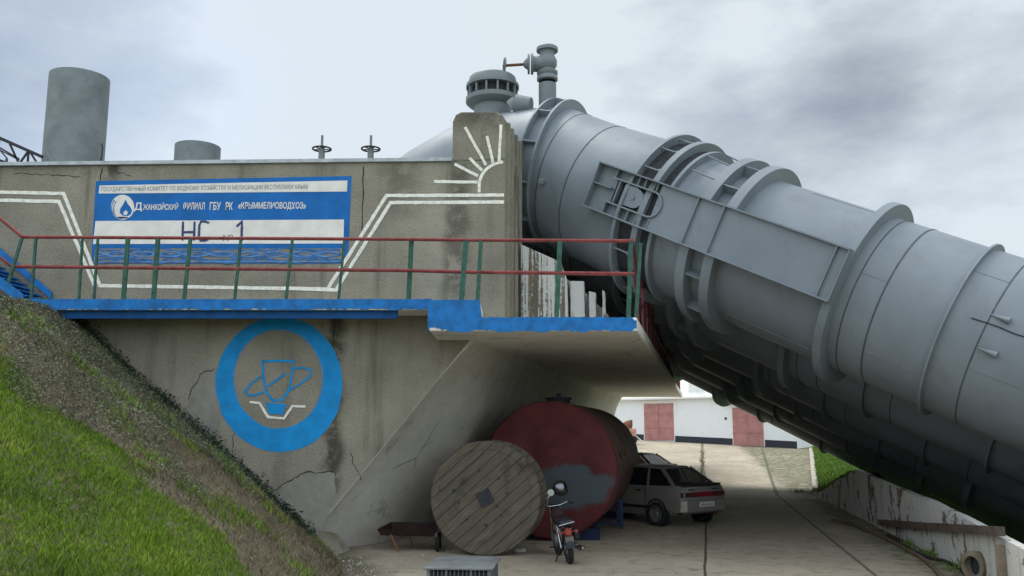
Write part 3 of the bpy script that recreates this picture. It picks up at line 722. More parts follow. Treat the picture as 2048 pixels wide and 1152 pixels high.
# railing along the far edge of the deck
rr = thing('deck_edge_railing', (2.3, 15.6, 4.22), 'dark maroon railing running back along the deck edge under the pipes', 'railing')
def dk(y, z): return Vector((2.12 + (y - 15.45) * .2126, y, z))
m = MB(); m.tube([dk(15.5, 5.63), dk(16.6, 5.2), dk(47, 5.1)], .032, 8); m.build('top_rail', M['maroon'], rr, smooth=True)
m = MB(); m.tube([dk(15.5, 5.08), dk(16.6, 4.75), dk(47, 4.7)], .026, 8); m.build('middle_rail', M['maroon'], rr, smooth=True)
y = 16.6
while y < 47:
    m = MB(); m.bar(dk(y, 4.22), dk(y, 5.13), .05); m.build('post', M['maroon'], rr); y += 1.35
# stair
sr = thing('steel_stair', (-9, 16.3, 4.63), 'blue steel stair climbing left from the walkway along the wall', 'stair')
A0 = Vector((-8.62, 16.06, 4.5)); S = Vector((-3.2, 0, 2.35))
A0 = W(46, 602, 16.1); A1 = W(-90, 497, 16.1)
B0 = W(104, 592, 16.95); B1 = W(-70, 444, 16.95)
def board(a, b, h, th=.03):
    m = MB(); a, b = Vector(a), Vector(b); up = Vector((0, 0, h / 2))
    m.obox((a + b) / 2, (b - a) / 2, (0, th / 2, 0), up); return m
A0_, A1_ = A0 + Vector((0, 0, .02)), A1 + Vector((0, 0, .0))
board(A0_, A1_, .20).build('stringer', M['blue'], sr)
board(B0, B1, .14).build('stringer', M['blue'], sr)
for i in range(9):
    t = (i + .5) / 9
    p = A0_.lerp(A1_, t) + Vector((0, .02, .03)); q = B0.lerp(B1, t); q.z = p.z; q.x = p.x
    m = MB(); m.box((p.x - .13, p.y, p.z - .012), (p.x + .13, 16.93, p.z + .012)); m.build('tread', M['blue'], sr)
m = MB(); m.tube([W(45,474,16.12), W(0,437,16.12), W(-60,388,16.12)], .03, 8); m.build('handrail', M['red'], sr, smooth=True)
m = MB(); m.tube([W(24,533,16.12), W(0,515,16.12), W(-60,470,16.12)], .026, 8); m.build('handrail', M['red'], sr, smooth=True)
m = MB(); m.bar(W(15,571,16.12), W(44,476,16.12), .05, .04, up=(0, 1, 0)); m.build('post', M['green'], sr)

# ================================================================= PIPES
PP = Vector((5.902, 16.812, 5.173)); yaw, el = .6445, .4629
D = Vector((math.cos(el) * math.cos(yaw), -math.cos(el) * math.sin(yaw), -math.sin(el)))
Nn = Vector((-math.sin(yaw), -math.cos(yaw), 0)); Uu = Nn.cross(D)
if Uu.z < 0: Uu = -Uu
def T(t, n=0, u=0): return PP + D * t + Nn * n + Uu * u
def oncyl(u, v, r=1.5):
    o = Vector((0, 0, EYE)); q = (W(u, v, 10) - o).normalized()
    mm = o - PP; mm = mm - D * mm.dot(D); qq = q - D * q.dot(D)
    a, b, c_ = qq.dot(qq), 2 * mm.dot(qq), mm.dot(mm) - r * r
    k = (-b - math.sqrt(max(0, b*b - 4*a*c_))) / (2 * a); p = o + q * k
    t = (p - PP).dot(D); nrm = (p - PP - D * t).normalized(); return p, nrm, t
def loft(sta, n=72):     # (centre, direction, radius)
    m = MB(); vs = []
    for c_, d, r in sta:
        d = Vector(d).normalized(); x = d.cross(Vector((0, 0, 1))).normalized(); y = x.cross(d)
        vs += [Vector(c_) + (x * math.cos(2*math.pi*k/n) + y * math.sin(2*math.pi*k/n)) * r for k in range(n)]
    fs = [(i*n+k, i*n+(k+1) % n, (i+1)*n+(k+1) % n, (i+1)*n+k) for i in range(len(sta)-1) for k in range(n)]
    return m.add(vs, fs)
def direc(yw, e): yw, e = R(yw), R(e); return Vector((math.cos(e) * math.cos(yw), -math.cos(e) * math.sin(yw), -math.sin(e)))
S0 = Vector((1.05, 20.50, 8.26)); SD = direc(24, 15)
def make_pipe():
    p0 = thing('pressure_pipe', T(0), 'x', 'pipe', 'grey steel pressure pipes side by side')
    sta = [(Vector((-8, 23.3, 4.1)), direc(16, -31), 1.45), (Vector((-3.2, 21.95, 7.0)), direc(16, -31), 1.45), (Vector((-1.75, 21.5, 7.90)), direc(16, -28), 1.45),
           (Vector((-1.0, 21.25, 8.26)), direc(17, -18), 1.45), (Vector((-.3, 21.02, 8.42)), direc(18, -5), 1.46), (Vector((.45, 20.75, 8.42)), direc(20, 6), 1.5),
           (S0, SD, 1.62), (T(-5.95), direc(31, 22), 1.60), (T(-5.35), direc(35, 25), 1.58), (T(-4.6), D, 1.60), (T(-3.7), D, 1.62), (T(-2.75), D, 1.52), (T(-2.7), D, 1.50)]
    loft(sta).build('shell', M['pipe'], p0, smooth=True)
    loft([(T(-2.7), D, 1.5), (T(0), D, 1.5), (T(4), D, 1.5), (T(8), D, 1.5), (T(17), D, 1.5)]).build('shell', M['pipe'], p0, smooth=True)
    def ring(t, r, w_, c_=None, d=None, mat='pipe', name='ring', ri=1.45):
        m = MB(); c0 = T(t) if c_ is None else c_; dd = D if d is None else d
        m.lathe(c0, dd, [(-w_/2, ri), (-w_/2, r), (w_/2, r), (w_/2, ri)], 80); return m.build(name, M[mat], p0, smooth=True)
    # start flange: two plates with stiffeners between
    ring(0, 1.80, .04, S0 - SD * .22, SD, name='flange'); ring(0, 1.80, .05, S0 + SD * .16, SD, name='flange')
    x = SD.cross(Vector((0, 0, 1))).normalized(); y = x.cross(SD)
    for k in range(12):
        a = 2 * math.pi * (k + .35) / 12; rd = x * math.cos(a) + y * math.sin(a)
        m = MB(); m.obox(S0 - SD * .03 + rd * 1.69, SD * .17, rd * .09, SD.cross(rd) * .012); m.build('stiffener', M['pipe'], p0)
    # weld seams
    for c_, d, r in ((S0.lerp(T(-5.95), .62), direc(29, 20), 1.612), (T(-5.35), direc(35, 25), 1.588), (T(1.15), D, 1.505), (T(1.62), D, 1.509), (T(3.25), D, 1.505), (T(6.2), D, 1.505)):
        m = MB(); m.lathe(c_, d, [(-.012, r - .02), (-.012, r), (.012, r), (.012, r - .02)], 72); m.build('weld_seam', M['seam'], p0, smooth=True)
    for a, t0, t1 in ((12, 1.17, 1.6), (-38, 1.64, 2.66), (40, 2.7, 3.24), (-20, 3.27, 6.2), (72, -.6, .8), (-60, -1.3, .8), (100, 1.64, 2.66)):
        rd = Nn * math.cos(R(a)) + Uu * math.sin(R(a)); m = MB(); m.obox(T((t0 + t1) / 2) + rd * 1.5, D * (t1 - t0) / 2, rd * .006, D.cross(rd) * .009); m.build('weld_seam', M['pipe'], p0)
    # expansion joint
    ring(-3.66, 1.84, .07, name='gland_ring'); ring(-3.17, 1.80, .13, name='gland_ring'); ring(-2.86, 1.68, .07, name='gland_ring')
    m = MB(); m.lathe(T(-3.4), D, [(-.26, 1.66), (.55, 1.60)], 60); m.build('gland_sleeve', M['gap'], p0, smooth=True)
    for k in range(18):
        a = 2 * math.pi * (k + .4) / 18; rd = Nn * math.cos(a) + Uu * math.sin(a)
        m = MB(); m.tube([T(-3.66) + rd * 1.75, T(-3.62) + rd * 1.75, T(-3.61) + rd * 1.75, T(-3.29) + rd * 1.75, T(-3.28) + rd * 1.75, T(-3.22) + rd * 1.75], [.045, .045, .02, .02, .045, .045], 6)
        m.build('tie_bolt', M['pipe'], p0)
    # support rings
    ring(-2.02, 1.76, .20, name='support_ring'); ring(-1.46, 1.76, .20, name='support_ring'); ring(.90, 1.76, .15, name='support_ring'); ring(2.68, 1.60, .035, name='flange')
    ring(5.2, 1.6, .035, name='flange'); ring(7.6, 1.76, .15, name='support_ring')
    for a in (35, 60, 118, 150, 205, 235, 300, 330):
        rd = Nn * math.cos(R(a)) + Uu * math.sin(R(a)); m = MB(); m.obox(T(-1.74) + rd * 1.6, D * .2, rd * .12, D.cross(rd) * .012); m.build('web_plate', M['pipe'], p0)
    # side girders (near side and far side)
    for sg_ in (1, -1):
        def q(t, n, u): return T(t, n * sg_, u)
        lo, hi = -.34, .58; mid = (lo + hi) / 2
        m = MB(); m.obox(q(-1.0, 1.765, mid), D * 1.93, Nn * .012, Uu * (hi - lo) / 2); g = m.build('girder', M['pipe'], p0)
        def add(nm, fn, mat='pipe'):
            mm = MB(); fn(mm); return mm.build(nm, M[mat], g)
        add('girder_flange', lambda mm: mm.obox(q(-1.77, 1.62, hi + .012), D * 2.72, Nn * .25, Uu * .014))
        add('girder_flange', lambda mm: mm.obox(q(-1.77, 1.62, lo - .012), D * 2.72, Nn * .25, Uu * .014))
        for t in (-2.06, -1.5, .72, .94, -4.48):
            add('girder_rib', lambda mm: mm.obox(q(t, 1.70, mid), D * .012, Nn * .15, Uu * (hi - lo) / 2))
        add('girder_back', lambda mm: mm.obox(q(-3.7, 1.66, mid), D * .78, Nn * .01, Uu * (hi - lo) / 2))
        if sg_ == 1:
            uc, hh = .14, .25
            pts = [(-4.02, uc + hh)] + [(-3.0 + hh * .9 * math.sin(a), uc + hh * math.cos(a)) for a in frange(0, math.pi, 13)] + [(-4.02, uc - hh)]
            def stad(mm):
                for (t0, u0), (t1, u1) in zip(pts[:-1], pts[1:]):
                    a, b = q(t0, 1.74, u0), q(t1, 1.74, u1); dd = (b - a); mm.obox((a + b) / 2, dd / 2 * 1.04, Nn * .09, dd.normalized().cross(Nn) * .016)
            add('slot_frame', stad)
            add('slot_recess', lambda mm: mm.prism([q(t, 1.673, u) for t, u in [(-4.0, uc + hh - .02)] + pts[1:-1] + [(-4.0, uc - hh + .02)]], Nn * .004), 'gap')
            bp = [(-3.72, uc + .2), (-3.42, uc + .22)] + [(-3.42 + .2 * math.sin(a), uc - .0 + .2 * math.cos(a)) for a in frange(0, math.pi, 11)] + [(-3.72, uc - .2)]
            add('boss_plate', lambda mm: mm.prism([q(t, 1.69, u) for t, u in bp], Nn * .11))
            add('boss_pin', lambda mm: mm.tube([q(-3.45, 1.79, uc), q(-3.45, 1.83, uc)], .045, 12))
            add('girder_rib', lambda mm: mm.obox(q(-4.25, 1.73, .17), D * .22, Nn * .08, Uu * .012))
            for t in (-4.02, -3.62, -3.46, -3.3, -3.02): add('girder_rib', lambda mm: mm.obox(q(t, 1.73, (hi + uc + hh) / 2), D * .01, Nn * .07, Uu * (hi - uc - hh) / 2))
            for t in (-4.02, -3.66, -3.44, -3.22, -2.92): add('girder_rib', lambda mm: mm.obox(q(t, 1.73, (lo + uc - hh) / 2), D * .01, Nn * .07, Uu * (uc - hh - lo) / 2))
            add('girder_rib', lambda mm: mm.obox(q(-3.86, 1.74, uc), D * .015, Nn * .07, Uu * .22))
    return p0
pipe = make_pipe()
pl = ['foremost and largest-looking grey steel pipe with long side girder, sloping down to the right',
      'grey steel pipe directly behind the foremost pipe, showing as the first dark band beneath it',
      'third grey steel pipe, the second dark band below the foremost one',
      'fourth grey steel pipe, third dark band counted down from the foremost pipe',
      'fifth grey steel pipe, the second band up from the white garage',
      'rearmost grey steel pipe, lowest band just above the white garage']
pipe['label'] = pl[0]
SP = SPv
for k in range(1, 6):
    c_ = copy_tree(pipe); c_.location = pipe.location + SP * k; c_['label'] = pl[k]
# details only the foremost pipe shows
def lugcone(u, v, s=1.0):
    p, nrm, t = oncyl(u, v); m = MB(); e = Uu * .05
    m.tube([p + nrm * .03 - D * .22 * s, p + nrm * .05 + D * .08 * s], [.006, .055 * s], 10); m.build('lug', M['pipe'], pipe, smooth=True)
lugcone(2010, 640); lugcone(1985, 706)
p, nrm, t = oncyl(1085, 363, 1.62); m = MB(); m.obox(p + nrm * .03, D * .06, Uu * .05, nrm * .06); m.build('lug', M['pipe'], pipe, bevel=.01)
m = MB(); m.tube([oncyl(u, v)[0] + oncyl(u, v)[1] * .012 for u, v in ((1943,636),(1955,640),(1975,646),(2000,655),(2030,668),(2050,674))], .010, 6); m.build('conduit', M['dark'], pipe)
for t, a in ((-2.5, 62), (-2.45, 84), (-2.45, 40), (-2.45, 108)):
    rd = Nn * math.cos(R(a)) + Uu * math.sin(R(a)); m = MB(); m.tube([T(t - .3) + rd * 1.66, T(t + .02) + rd * 1.62, T(t + .22) + rd * 1.60], .02, 6); m.build('tie_bolt', M['pipe'], pipe)

# vent with louvred cap on the crest
vc = W(985, 218, 21.0); vz = 10.0
vn = MB(); vn.lathe((vc.x, 21.0, 0), (0, 0, 1), [(9.6, .46), (10.16, .46)], 40); vent = vn.build('air_vent', M['pipe2'], pipe, smooth=True)
m = MB(); m.lathe((vc.x, 21.0, 0), (0, 0, 1), [(10.14, .46), (10.19, .60), (10.25, .66), (10.36, .66), (10.36, .40)], 48); m.build('vent_flange', M['pipe2'], vent, smooth=True)
m = MB(); m.lathe((vc.x, 21.0, 0), (0, 0, 1), [(10.36, .50), (10.66, .50)], 40); m.build('vent_core', M['gap'], vent, smooth=True)
for k in range(14):
    a = 2 * math.pi * k / 14; m = MB(); m.obox((vc.x + .60 * math.cos(a), 21 + .60 * math.sin(a), 10.5), (.022 * math.cos(a), .022 * math.sin(a), 0), (-.022 * math.sin(a), .022 * math.cos(a), 0), (0, 0, .14)); m.build('vent_post', M['pipe2'], vent)
m = MB(); m.lathe((vc.x, 21.0, 0), (0, 0, 1), [(10.62, .40), (10.62, .655), (10.70, .655), (10.73, .60), (10.87, .58), (10.90, .55), (10.92, .3), (10.92, .001)], 48); m.build('vent_cap', M['pipe2'], vent, smooth=True)
m = MB(); m.tube([(.02, 20.3, 9.82), (.16, 20.25, 9.92)], .25, 20); m.tube([(.1, 20.2, 9.90), (.45, 20.1, 9.84)], [.25, .2], 20); m.build('hand_hole', M['pipe2'], vent, smooth=True)
# gate valve
gx = W(1095, 200, 20.7); gxx, gyy = gx.x, 20.7
m = MB(); m.lathe((gxx, gyy, 0), (0, 0, 1), [(9.5, .215), (10.62, .215)], 28); valve = m.build('gate_valve', M['pipe2'], pipe, smooth=True)
zf = lambda v: W(1095, v, 20.7).z
m = MB(); m.lathe((gxx, gyy, 0), (0, 0, 1), [(zf(163), .2), (zf(161), .255), (zf(155), .255), (zf(152), .225), (zf(149), .255), (zf(144), .255), (zf(142), .2)], 32)
m.lathe((gxx, gyy, 0), (0, 0, 1), [(zf(142), .19), (zf(139), .17), (zf(132), .235), (zf(122), .24), (zf(114), .19), (zf(108), .17), (zf(104), .19), (zf(103), .265), (zf(97), .265), (zf(95), .24), (zf(95), .01)], 32)
m.build('valve_body', M['pipe2'], valve, smooth=True)
bz = zf(128)
m = MB(); m.tube([(gxx, gyy, bz), (gxx - .36, gyy, bz)], [.21, .19], 24); m.tube([(gxx - .34, gyy, bz), (gxx - .40, gyy, bz)], .26, 24); m.tube([(gxx - .43, gyy, bz), (gxx - .48, gyy, bz)], .25, 24); m.tube([(gxx - .48, gyy, bz), (gxx - .58, gyy, bz - .01)], [.16, .07], 18)
m.build('bonnet', M['pipe2'], valve, smooth=True)
m = MB(); m.tube([(gxx - .58, gyy, bz - .01), (gxx - 1.03, gyy, bz - .04)], .035, 10); m.build('spindle', M['rust'], valve)
def wheel(c_, ax, r, tr_, mat, parent, name='handwheel'):
    c_, ax = Vector(c_), Vector(ax).normalized(); u = Vector((0, 0, 1)) if abs(ax.z) < .9 else Vector((1, 0, 0)); x = ax.cross(u).normalized(); y = ax.cross(x)
    m = MB(); pts = [c_ + (x * math.cos(2*math.pi*k/24) + y * math.sin(2*math.pi*k/24)) * r for k in range(25)]
    m.tube(pts, tr_, 8, cap=False)
    for k in range(5):
        a = 2 * math.pi * k / 5; m.tube([c_, c_ + (x * math.cos(a) + y * math.sin(a)) * r], tr_ * .7, 6)
    m.tube([c_ - ax * .04, c_ + ax * .04], tr_ * 2, 10)
    return m.build(name, mat, parent, smooth=True)
wheel((gxx - 1.05, gyy, bz - .04), (1, .15, -.05), .19, .022, M['pipe2'], valve)

# ================================================================= ON THE ROOF BEHIND THE WALL
def stack(u, vtop, Y, rpx, label, plate=None, lean=.0):
    c_ = W(u, vtop, Y); r = rpx * Y / F * 1.0
    t = thing('vent_stack', (c_.x, Y, 7.2), label, 'vent stack', 'grey sheet-metal vent stacks')
    m = MB(); m.lathe((c_.x, Y, 0), (0, 0, 1), [(7.2, r), (c_.z, r), (c_.z, r - .03), (7.2, r - .03)], 64); m.build('stack_tube', M['stack'], t, smooth=True)
    m = MB(); m.obox((c_.x + r * .93, Y - r * .45, 8.2 if plate else 7.9), (.012, 0, 0), (0, .03, 0), (0, 0, 1.4 if plate else .5)); m.build('seam_strip', M['stack'], t)
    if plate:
        m = MB(); p = W(133, 158, Y - r * .86); m.obox(p, (.045, 0, 0), (0, .03, 0), (0, 0, .12)); m.build('bright_slot_patch', M['wtrim'], t)  # pale patch painted for the bright slot where sky shows through
        m = MB(); q = W(202, 305, Y - r * .55); m.tube([q + Vector((0, 0, .25)), q + Vector((.06, -.06, .12)), q + Vector((.06, -.06, -.12)), q + Vector((0, 0, -.25))], .02, 6); m.build('handle', M['dark'], t)
    return t
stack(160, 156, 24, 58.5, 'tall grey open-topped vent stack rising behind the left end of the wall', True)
stack(396, 294, 24, 45.5, 'short grey vent stub, the lower one, just showing over the wall above the sign')
for u, lab in ((643, 'small valve handwheel on a thin stem above the wall, the left one of two'), (741, 'small valve handwheel on a thin stem above the wall, nearer the pillar')):
    b = W(u, 318, 19); t = thing('valve_stem', (b.x, 19, 7.2), lab, 'valve', 'valve stems on the roof')
    z0 = W(u, 318, 19).z; zt_ = W(u, 271, 19).z; zw = W(u, 298, 19).z
    m = MB(); m.tube([(b.x, 19, 7.2), (b.x, 19, zw)], .07, 10); m.build('stem_guide', M['pipe2'], t, smooth=True)
    m = MB(); m.tube([(b.x, 19, zw), (b.x, 19, zt_)], .028, 8); m.build('spindle', M['pipe2'], t)
    wheel((b.x, 19, zw), (0, 0, 1), .20, .02, M['dark'], t)
tt = thing('lattice_boom', (-13.5, 23, 7.2), 'dark lattice girder standing behind the far left end of the wall', 'crane boom')
def tb(a, b, w_=.05, nm='lattice_bar', y=23):
    m = MB(); m.bar(W(*a, y), W(*b, y), w_, w_); m.build(nm, M['dark'], tt)
tb((-60, 250), (85, 314), .08, 'chord'); tb((-60, 300), (70, 345), .06, 'chord')
for a, b in (((18,284),(38,328)), ((57,302),(55,330)), ((60,304),(78,332)), ((0,276),(-10,330)), ((38,328),(57,302)), ((14,330),(13,318)), ((-20,290),(38,320)), ((0,300),(15,318)), ((38,318),(-10,290))): tb(a, b, .045 if a[0] > 0 else .03)
m = MB(); m.bar(W(93, 303, 22), W(108, 330, 22), .03); m.build('lattice_bar', M['pipe2'], tt)

# ================================================================= RIGHT-HAND YARD WALL, KERB, CULVERT
rw = thing('retaining_wall', (edge(20), 20, 0), 'low white retaining wall with peeling paint beside the yard, under the pipes', 'wall')
m = MB(); ys = frange(10, 32, 23); vs = []
for yy in ys:
    h = walltop(yy) + random.uniform(-.02, .02); x = edge(yy); vs += [(x, yy, -.2), (x, yy, h), (x + .14, yy, h), (x + .14, yy, -.2)]
fs = [(4*i+j, 4*i+(j+1) % 4, 4*(i+1)+(j+1) % 4, 4*(i+1)+j) for i in range(len(ys)-1) for j in range(4)] + [(0,1,2,3), tuple(4*(len(ys)-1)+k for k in (3,2,1,0))]
m.add(vs, fs); m.build('wall_face', M['peel2'], rw)
def on_wall(u, v):     # pixel -> point on the wall's face plane x = edge(y)
    q = W(u, v, 10); a = q.x; b_ = q.z - EYE
    k = (7.33 - .1905 * 14.68) / (a / 10 - .1905); return Vector((edge(k), k, EYE + b_ / 10 * k))
pts = [on_wall(u, v) + Vector((-.06, 0, 0)) for u, v in ((1768,1045),(1850,1052),(1930,1057),(2010,1063))]
m = MB()
for a, b in zip(pts[:-1], pts[1:]): m.bar(a, b, .12, .13)
m.build('ledge', M['stain'], rw)
cp = on_wall(1962, 1128); 
m = MB(); m.lathe(cp + Vector((-.17, -.05, -.02)), (1, .35, 0), [(.6, .21), (.08, .21), (.05, .225), (0, .215), (0, .145), (.6, .14)], 32)
cv = thing('drain_pipe', (cp.x, cp.y, 0), 'round cement drain mouth sticking out of the white wall foot', 'drain pipe')
m.build('pipe_mouth', M['culv'], cv, smooth=True)
m = MB(); m.lathe(cp + Vector((-.1, -.05, -.02)), (1, 0, 0), [(0, .17), (0, .001)], 24); m.build('pipe_bore', M['gap'], cv)
pr = thing('end_block', (8.7, 14.6, 0), 'low concrete block with flaking white paint where the white wall ends at the right edge', 'block')
pb = on_wall(2006, 1100)
m = MB(); m.box((pb.x - .12, 13.1, -.2), (pb.x + .02, pb.y, .66)); m.build('pier_edge', M['culv'], pr)
m = MB(); m.box((pb.x + .021, 13.1, -.2), (pb.x + 1.9, pb.y - .06, .64)); m.build('pier_block', M['peel2'], pr)
kb = MB()
ys = frange(33.5, 60, 15)
for a, b in zip(ys[:-1], ys[1:]): kb.bar((edge(a) + .05, a, gy(a) + .06), (edge(b) + .05, b, gy(b) + .06), .22, .16)
o = kb.build('kerb', M['curb']); tag(o, 'pale kerb stones along the ramp beside the green slope', 'kerb')
# hoses
def hose(pts, r, mat, label):
    P_ = [G(u, v, r) for u, v in pts]
    Q = []
    for i in range(len(P_) - 1):
        p0_, p1, p2, p3 = P_[max(i-1, 0)], P_[i], P_[i+1], P_[min(i+2, len(P_)-1)]
        for k in range(6):
            t = k / 6; Q.append(.5 * ((2*p1) + (p2-p0_)*t + (2*p0_-5*p1+4*p2-p3)*t*t + (3*p1-p0_-3*p2+p3)*t**3))
    Q.append(P_[-1]); m = MB(); m.tube(Q, r, 8); o = m.build('hose', mat, smooth=True); tag(o, label, 'hose'); return o
hose([(1663,1040),(1700,1046),(1735,1062),(1775,1078),(1815,1100),(1850,1120),(1880,1150),(1890,1175)], .035, M['hose2'], 'brown hose lying on the yard slabs, curling toward the bottom edge')
hose([(1730,1060),(1790,1082),(1850,1112),(1890,1122),(1920,1138),(1945,1165)], .028, M['hose'], 'black hose lying beside the mossy foot of the white wall')
hose([(1776,1070),(1790,1076),(1805,1083)], .04, M['hose'], 'short offcut of black hose on the yard by the wall')

# ================================================================= GARAGE
ga, gb = Vector((9.0, 71.5, 0)), Vector((19.35, 62.2, 0))
gd = (gb - ga).normalized(); gn = Vector((gd.y, -gd.x, 0))      # outward normal towards the yard
if gn.y > 0: gn = -gn
gr = thing('garage', (14, 67, 1.0), 'long whitewashed garage with rose doors and dark plinth at the top of the ramp', 'garage')
def gp(t, z, o_=0): return ga + gd * t + gn * o_ + Vector((0, 0, z))
gl = (gb - ga).length
def tpx(u):       # distance along the garage front where the photo column u meets it
    a = (u - 1024) / F / .99
    # ga.x + gd.x t = a (ga.y + gd.y t)
    return (a * ga.y - ga.x) / (gd.x - a * gd.y)
def zpx(u, v): 
    t = tpx(u); return W(u, v, (ga + gd * t).y).z
tl = tpx(1150); tr_ = tpx(1580)
zt0, zt1 = zpx(1240, 801), zpx(1560, 826)
ztop = 4.55
m = MB(); back = -gn * 7
m.prism([gp(tl, .2), gp(tr_, .2), gp(tr_, ztop), gp(tl, ztop)], back); m.build('wall', M['wwash'], gr)
m = MB(); m.prism([gp(tl - .2, ztop, .35), gp(tr_ + .2, ztop, .35), gp(tr_ + .2, ztop + .12, .35), gp(tl - .2, ztop + .12, .35)], -gn * .7); m.build('eaves', M['wtrim'], gr)
m = MB(); m.prism([gp(tl - .2, ztop + .05, .3), gp(tl - .2, ztop + 2.4, -4), gp(tl - .2, ztop + .05, -7)], gd * (tr_ - tl + .4)); m.build('roof', M['roofm'], gr)
cx = tpx(1371)
m = MB(); m.obox(gp(cx, ztop + 1.3, -.8), gd * .28, gn * .28, (0, 0, 1.3)); m.build('chimney', M['wtrim'], gr)
for (ua, ub, vt, vb) in ((1284,1341,807,880),(1457,1516,815,891)):
    t0, t1 = tpx(ua), tpx(ub); z0, z1 = min(zpx(ua, vb), zpx(ub, vb)) , zpx((ua+ub)/2, vt)
    fr = MB(); fr.prism([gp(t0 - .25, z0, .03), gp(t1 + .25, z0, .03), gp(t1 + .25, z1 + .25, .03), gp(t0 - .25, z1 + .25, .03)], -gn * .05)
    f_ = fr.build('door_frame', M['wtrim'], gr)
    mid = (t0 + t1) / 2
    for a, b in ((t0, mid - .015), (mid + .015, t1)):
        m = MB(); m.prism([gp(a, z0, .08), gp(b, z0, .08), gp(b, z1, .08), gp(a, z1, .08)], -gn * .04); d_ = m.build('door_leaf', M['door'], f_)
    m = MB()
    for z in (z0 + .9, z0 + 2.0): m.prism([gp(t0, z, .11), gp(t1, z, .11), gp(t1, z + .05, .11), gp(t0, z + .05, .11)], -gn * .03)
    m.build('door_rail', M['door'], f_)
    m = MB(); m.prism([gp(t0 - .5, z1 + .3, .5), gp(t1 + .5, z1 + .3, .5), gp(t1 + .5, z1 + .42, .5), gp(t0 - .5, z1 + .42, .5)], -gn * .5); m.build('canopy', M['wtrim'], gr)
for ua, ub in ((1150,1282),(1343,1455),(1518,1580)):
    t0, t1 = tpx(ua), tpx(ub); m = MB(); za, zb_ = zpx(ua, 880 + (ua - 1285) * .05), zpx(ub, 880 + (ub - 1285) * .052)
    m.prism([gp(t0, za - .3, .04), gp(t1, zb_ - .3, .04), gp(t1, zb_ + .42, .04), gp(t0, za + .42, .04)], -gn * .04); m.build('plinth', M['plinth'], gr)
m = MB(); m.tube([gp(tpx(1443), zpx(1443, 837), .0), gp(tpx(1443), zpx(1443, 837), .06)], .09, 12); m.build('vent_hole', M['gap'], gr)
gr['label'] = 'long whitewashed garage with rose doors and dark plinth at the top of the ramp'

# ================================================================= TANK
tk = thing('fuel_tank', (1.2, 20, 0), 'large faded red cylindrical tank with grey primer patch, under the deck', 'tank')
ta = Vector((AZ[0], 1, 0)).normalized(); tc_ = Vector((.80, 19.0, 1.47)); TR = 1.40
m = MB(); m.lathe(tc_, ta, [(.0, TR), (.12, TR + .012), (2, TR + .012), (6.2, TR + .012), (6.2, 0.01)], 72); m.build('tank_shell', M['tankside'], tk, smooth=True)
m = MB(); m.lathe(tc_, ta, [(.02, TR + .02), (-.03, TR - .01), (-.07, TR - .12), (-.10, TR * .55), (-.115, .01)], 72); m.build('tank_end', M['tank'], tk, smooth=True)
hp = tc_ + ta * 1.2 + Vector((0, 0, TR)); m = MB(); m.lathe(hp, (0, 0, 1), [(0, .26), (.08, .26), (.09, .30), (.13, .30), (.14, .01)], 24); m.tube([hp + Vector((0, 0, .13)), hp + Vector((0, 0, .22))], .05, 8); m.build('hatch', M['dark'], tk, smooth=True)
for u, v, yy in ((1234, 912, 19.6), (1260, 903, 20.8)):
    p = W(u, v, yy); side = (p - tc_); side = side - ta * side.dot(ta); p = tc_ + ta * (p - tc_).dot(ta) + side.normalized() * (TR + .04)
    m = MB(); pts = [p + Vector((0, math.cos(a), math.sin(a))) * .06 for a in frange(0, 2*math.pi, 13)]; m.tube(pts, .018, 6, cap=False); m.build('lifting_eye', M['rust'], tk)
for s in (.5, 5.4):
    m = MB(); c0 = tc_ + ta * s; x = ta.cross(Vector((0, 0, 1)))
    m.obox((c0.x, c0.y, .12), x * .95, ta * .1, (0, 0, .12)); m.build('cradle', M['bluest'], tk)
tn = thing('trestle', G(1243, 1058), 'dark blue steel trestle beside the tank, in front of the silver car', 'trestle')
c0 = G(1243, 1058)
for dx, dy in ((0, 0), (-.6, .1), (0, .7), (-.6, .8)):
    m = MB(); m.box((c0.x + dx - .04, c0.y + dy - .04, 0), (c0.x + dx + .04, c0.y + dy + .04, .62)); m.build('leg', M['bluest'], tn)
m = MB(); m.box((c0.x - .66, c0.y - .05, .62), (c0.x + .05, c0.y + .86, .68)); m.build('top', M['bluest'], tn)
m = MB(); m.box((c0.x - .6, c0.y - .02, .1), (c0.x, c0.y + .02, .15)); m.build('stretcher', M['bluest'], tn)

# ================================================================= CABLE REEL
rc = Vector((-.50, 16.9, 1.03)); ra = Vector((.16, 1, 0)).normalized(); RR = 1.04
cr_ = thing('cable_reel', (rc.x, rc.y, 0), 'big weathered wooden cable reel standing on edge against the red tank', 'cable reel', local=True)
cr_.rotation_euler = (0, 0, -math.atan2(ra.x, ra.y))
o_ = Vector((0, 0, RR))
for k, y0 in enumerate((0, .92)):
    m = MB(); m.lathe(o_ + Vector((0, y0, 0)), (0, 1, 0), [(0, .001), (0, RR - .01), (.01, RR), (.085, RR), (.095, RR - .01), (.095, .001)], 72)
    m.build('flange', M['wood'], cr_, smooth=True)
m = MB(); m.lathe(o_, (0, 1, 0), [(.08, .52), (.93, .52)], 32); m.build('drum', M['wood'], cr_, smooth=True)
m = MB(); m.lathe(o_ + Vector((0, -.012, 0)), (0, 1, 0), [(0, RR - .02), (0, RR - .15), (.012, RR - .155), (.012, RR - .012)], 72, close=True)
m.build('outer_band', M['wood'], cr_, smooth=True)
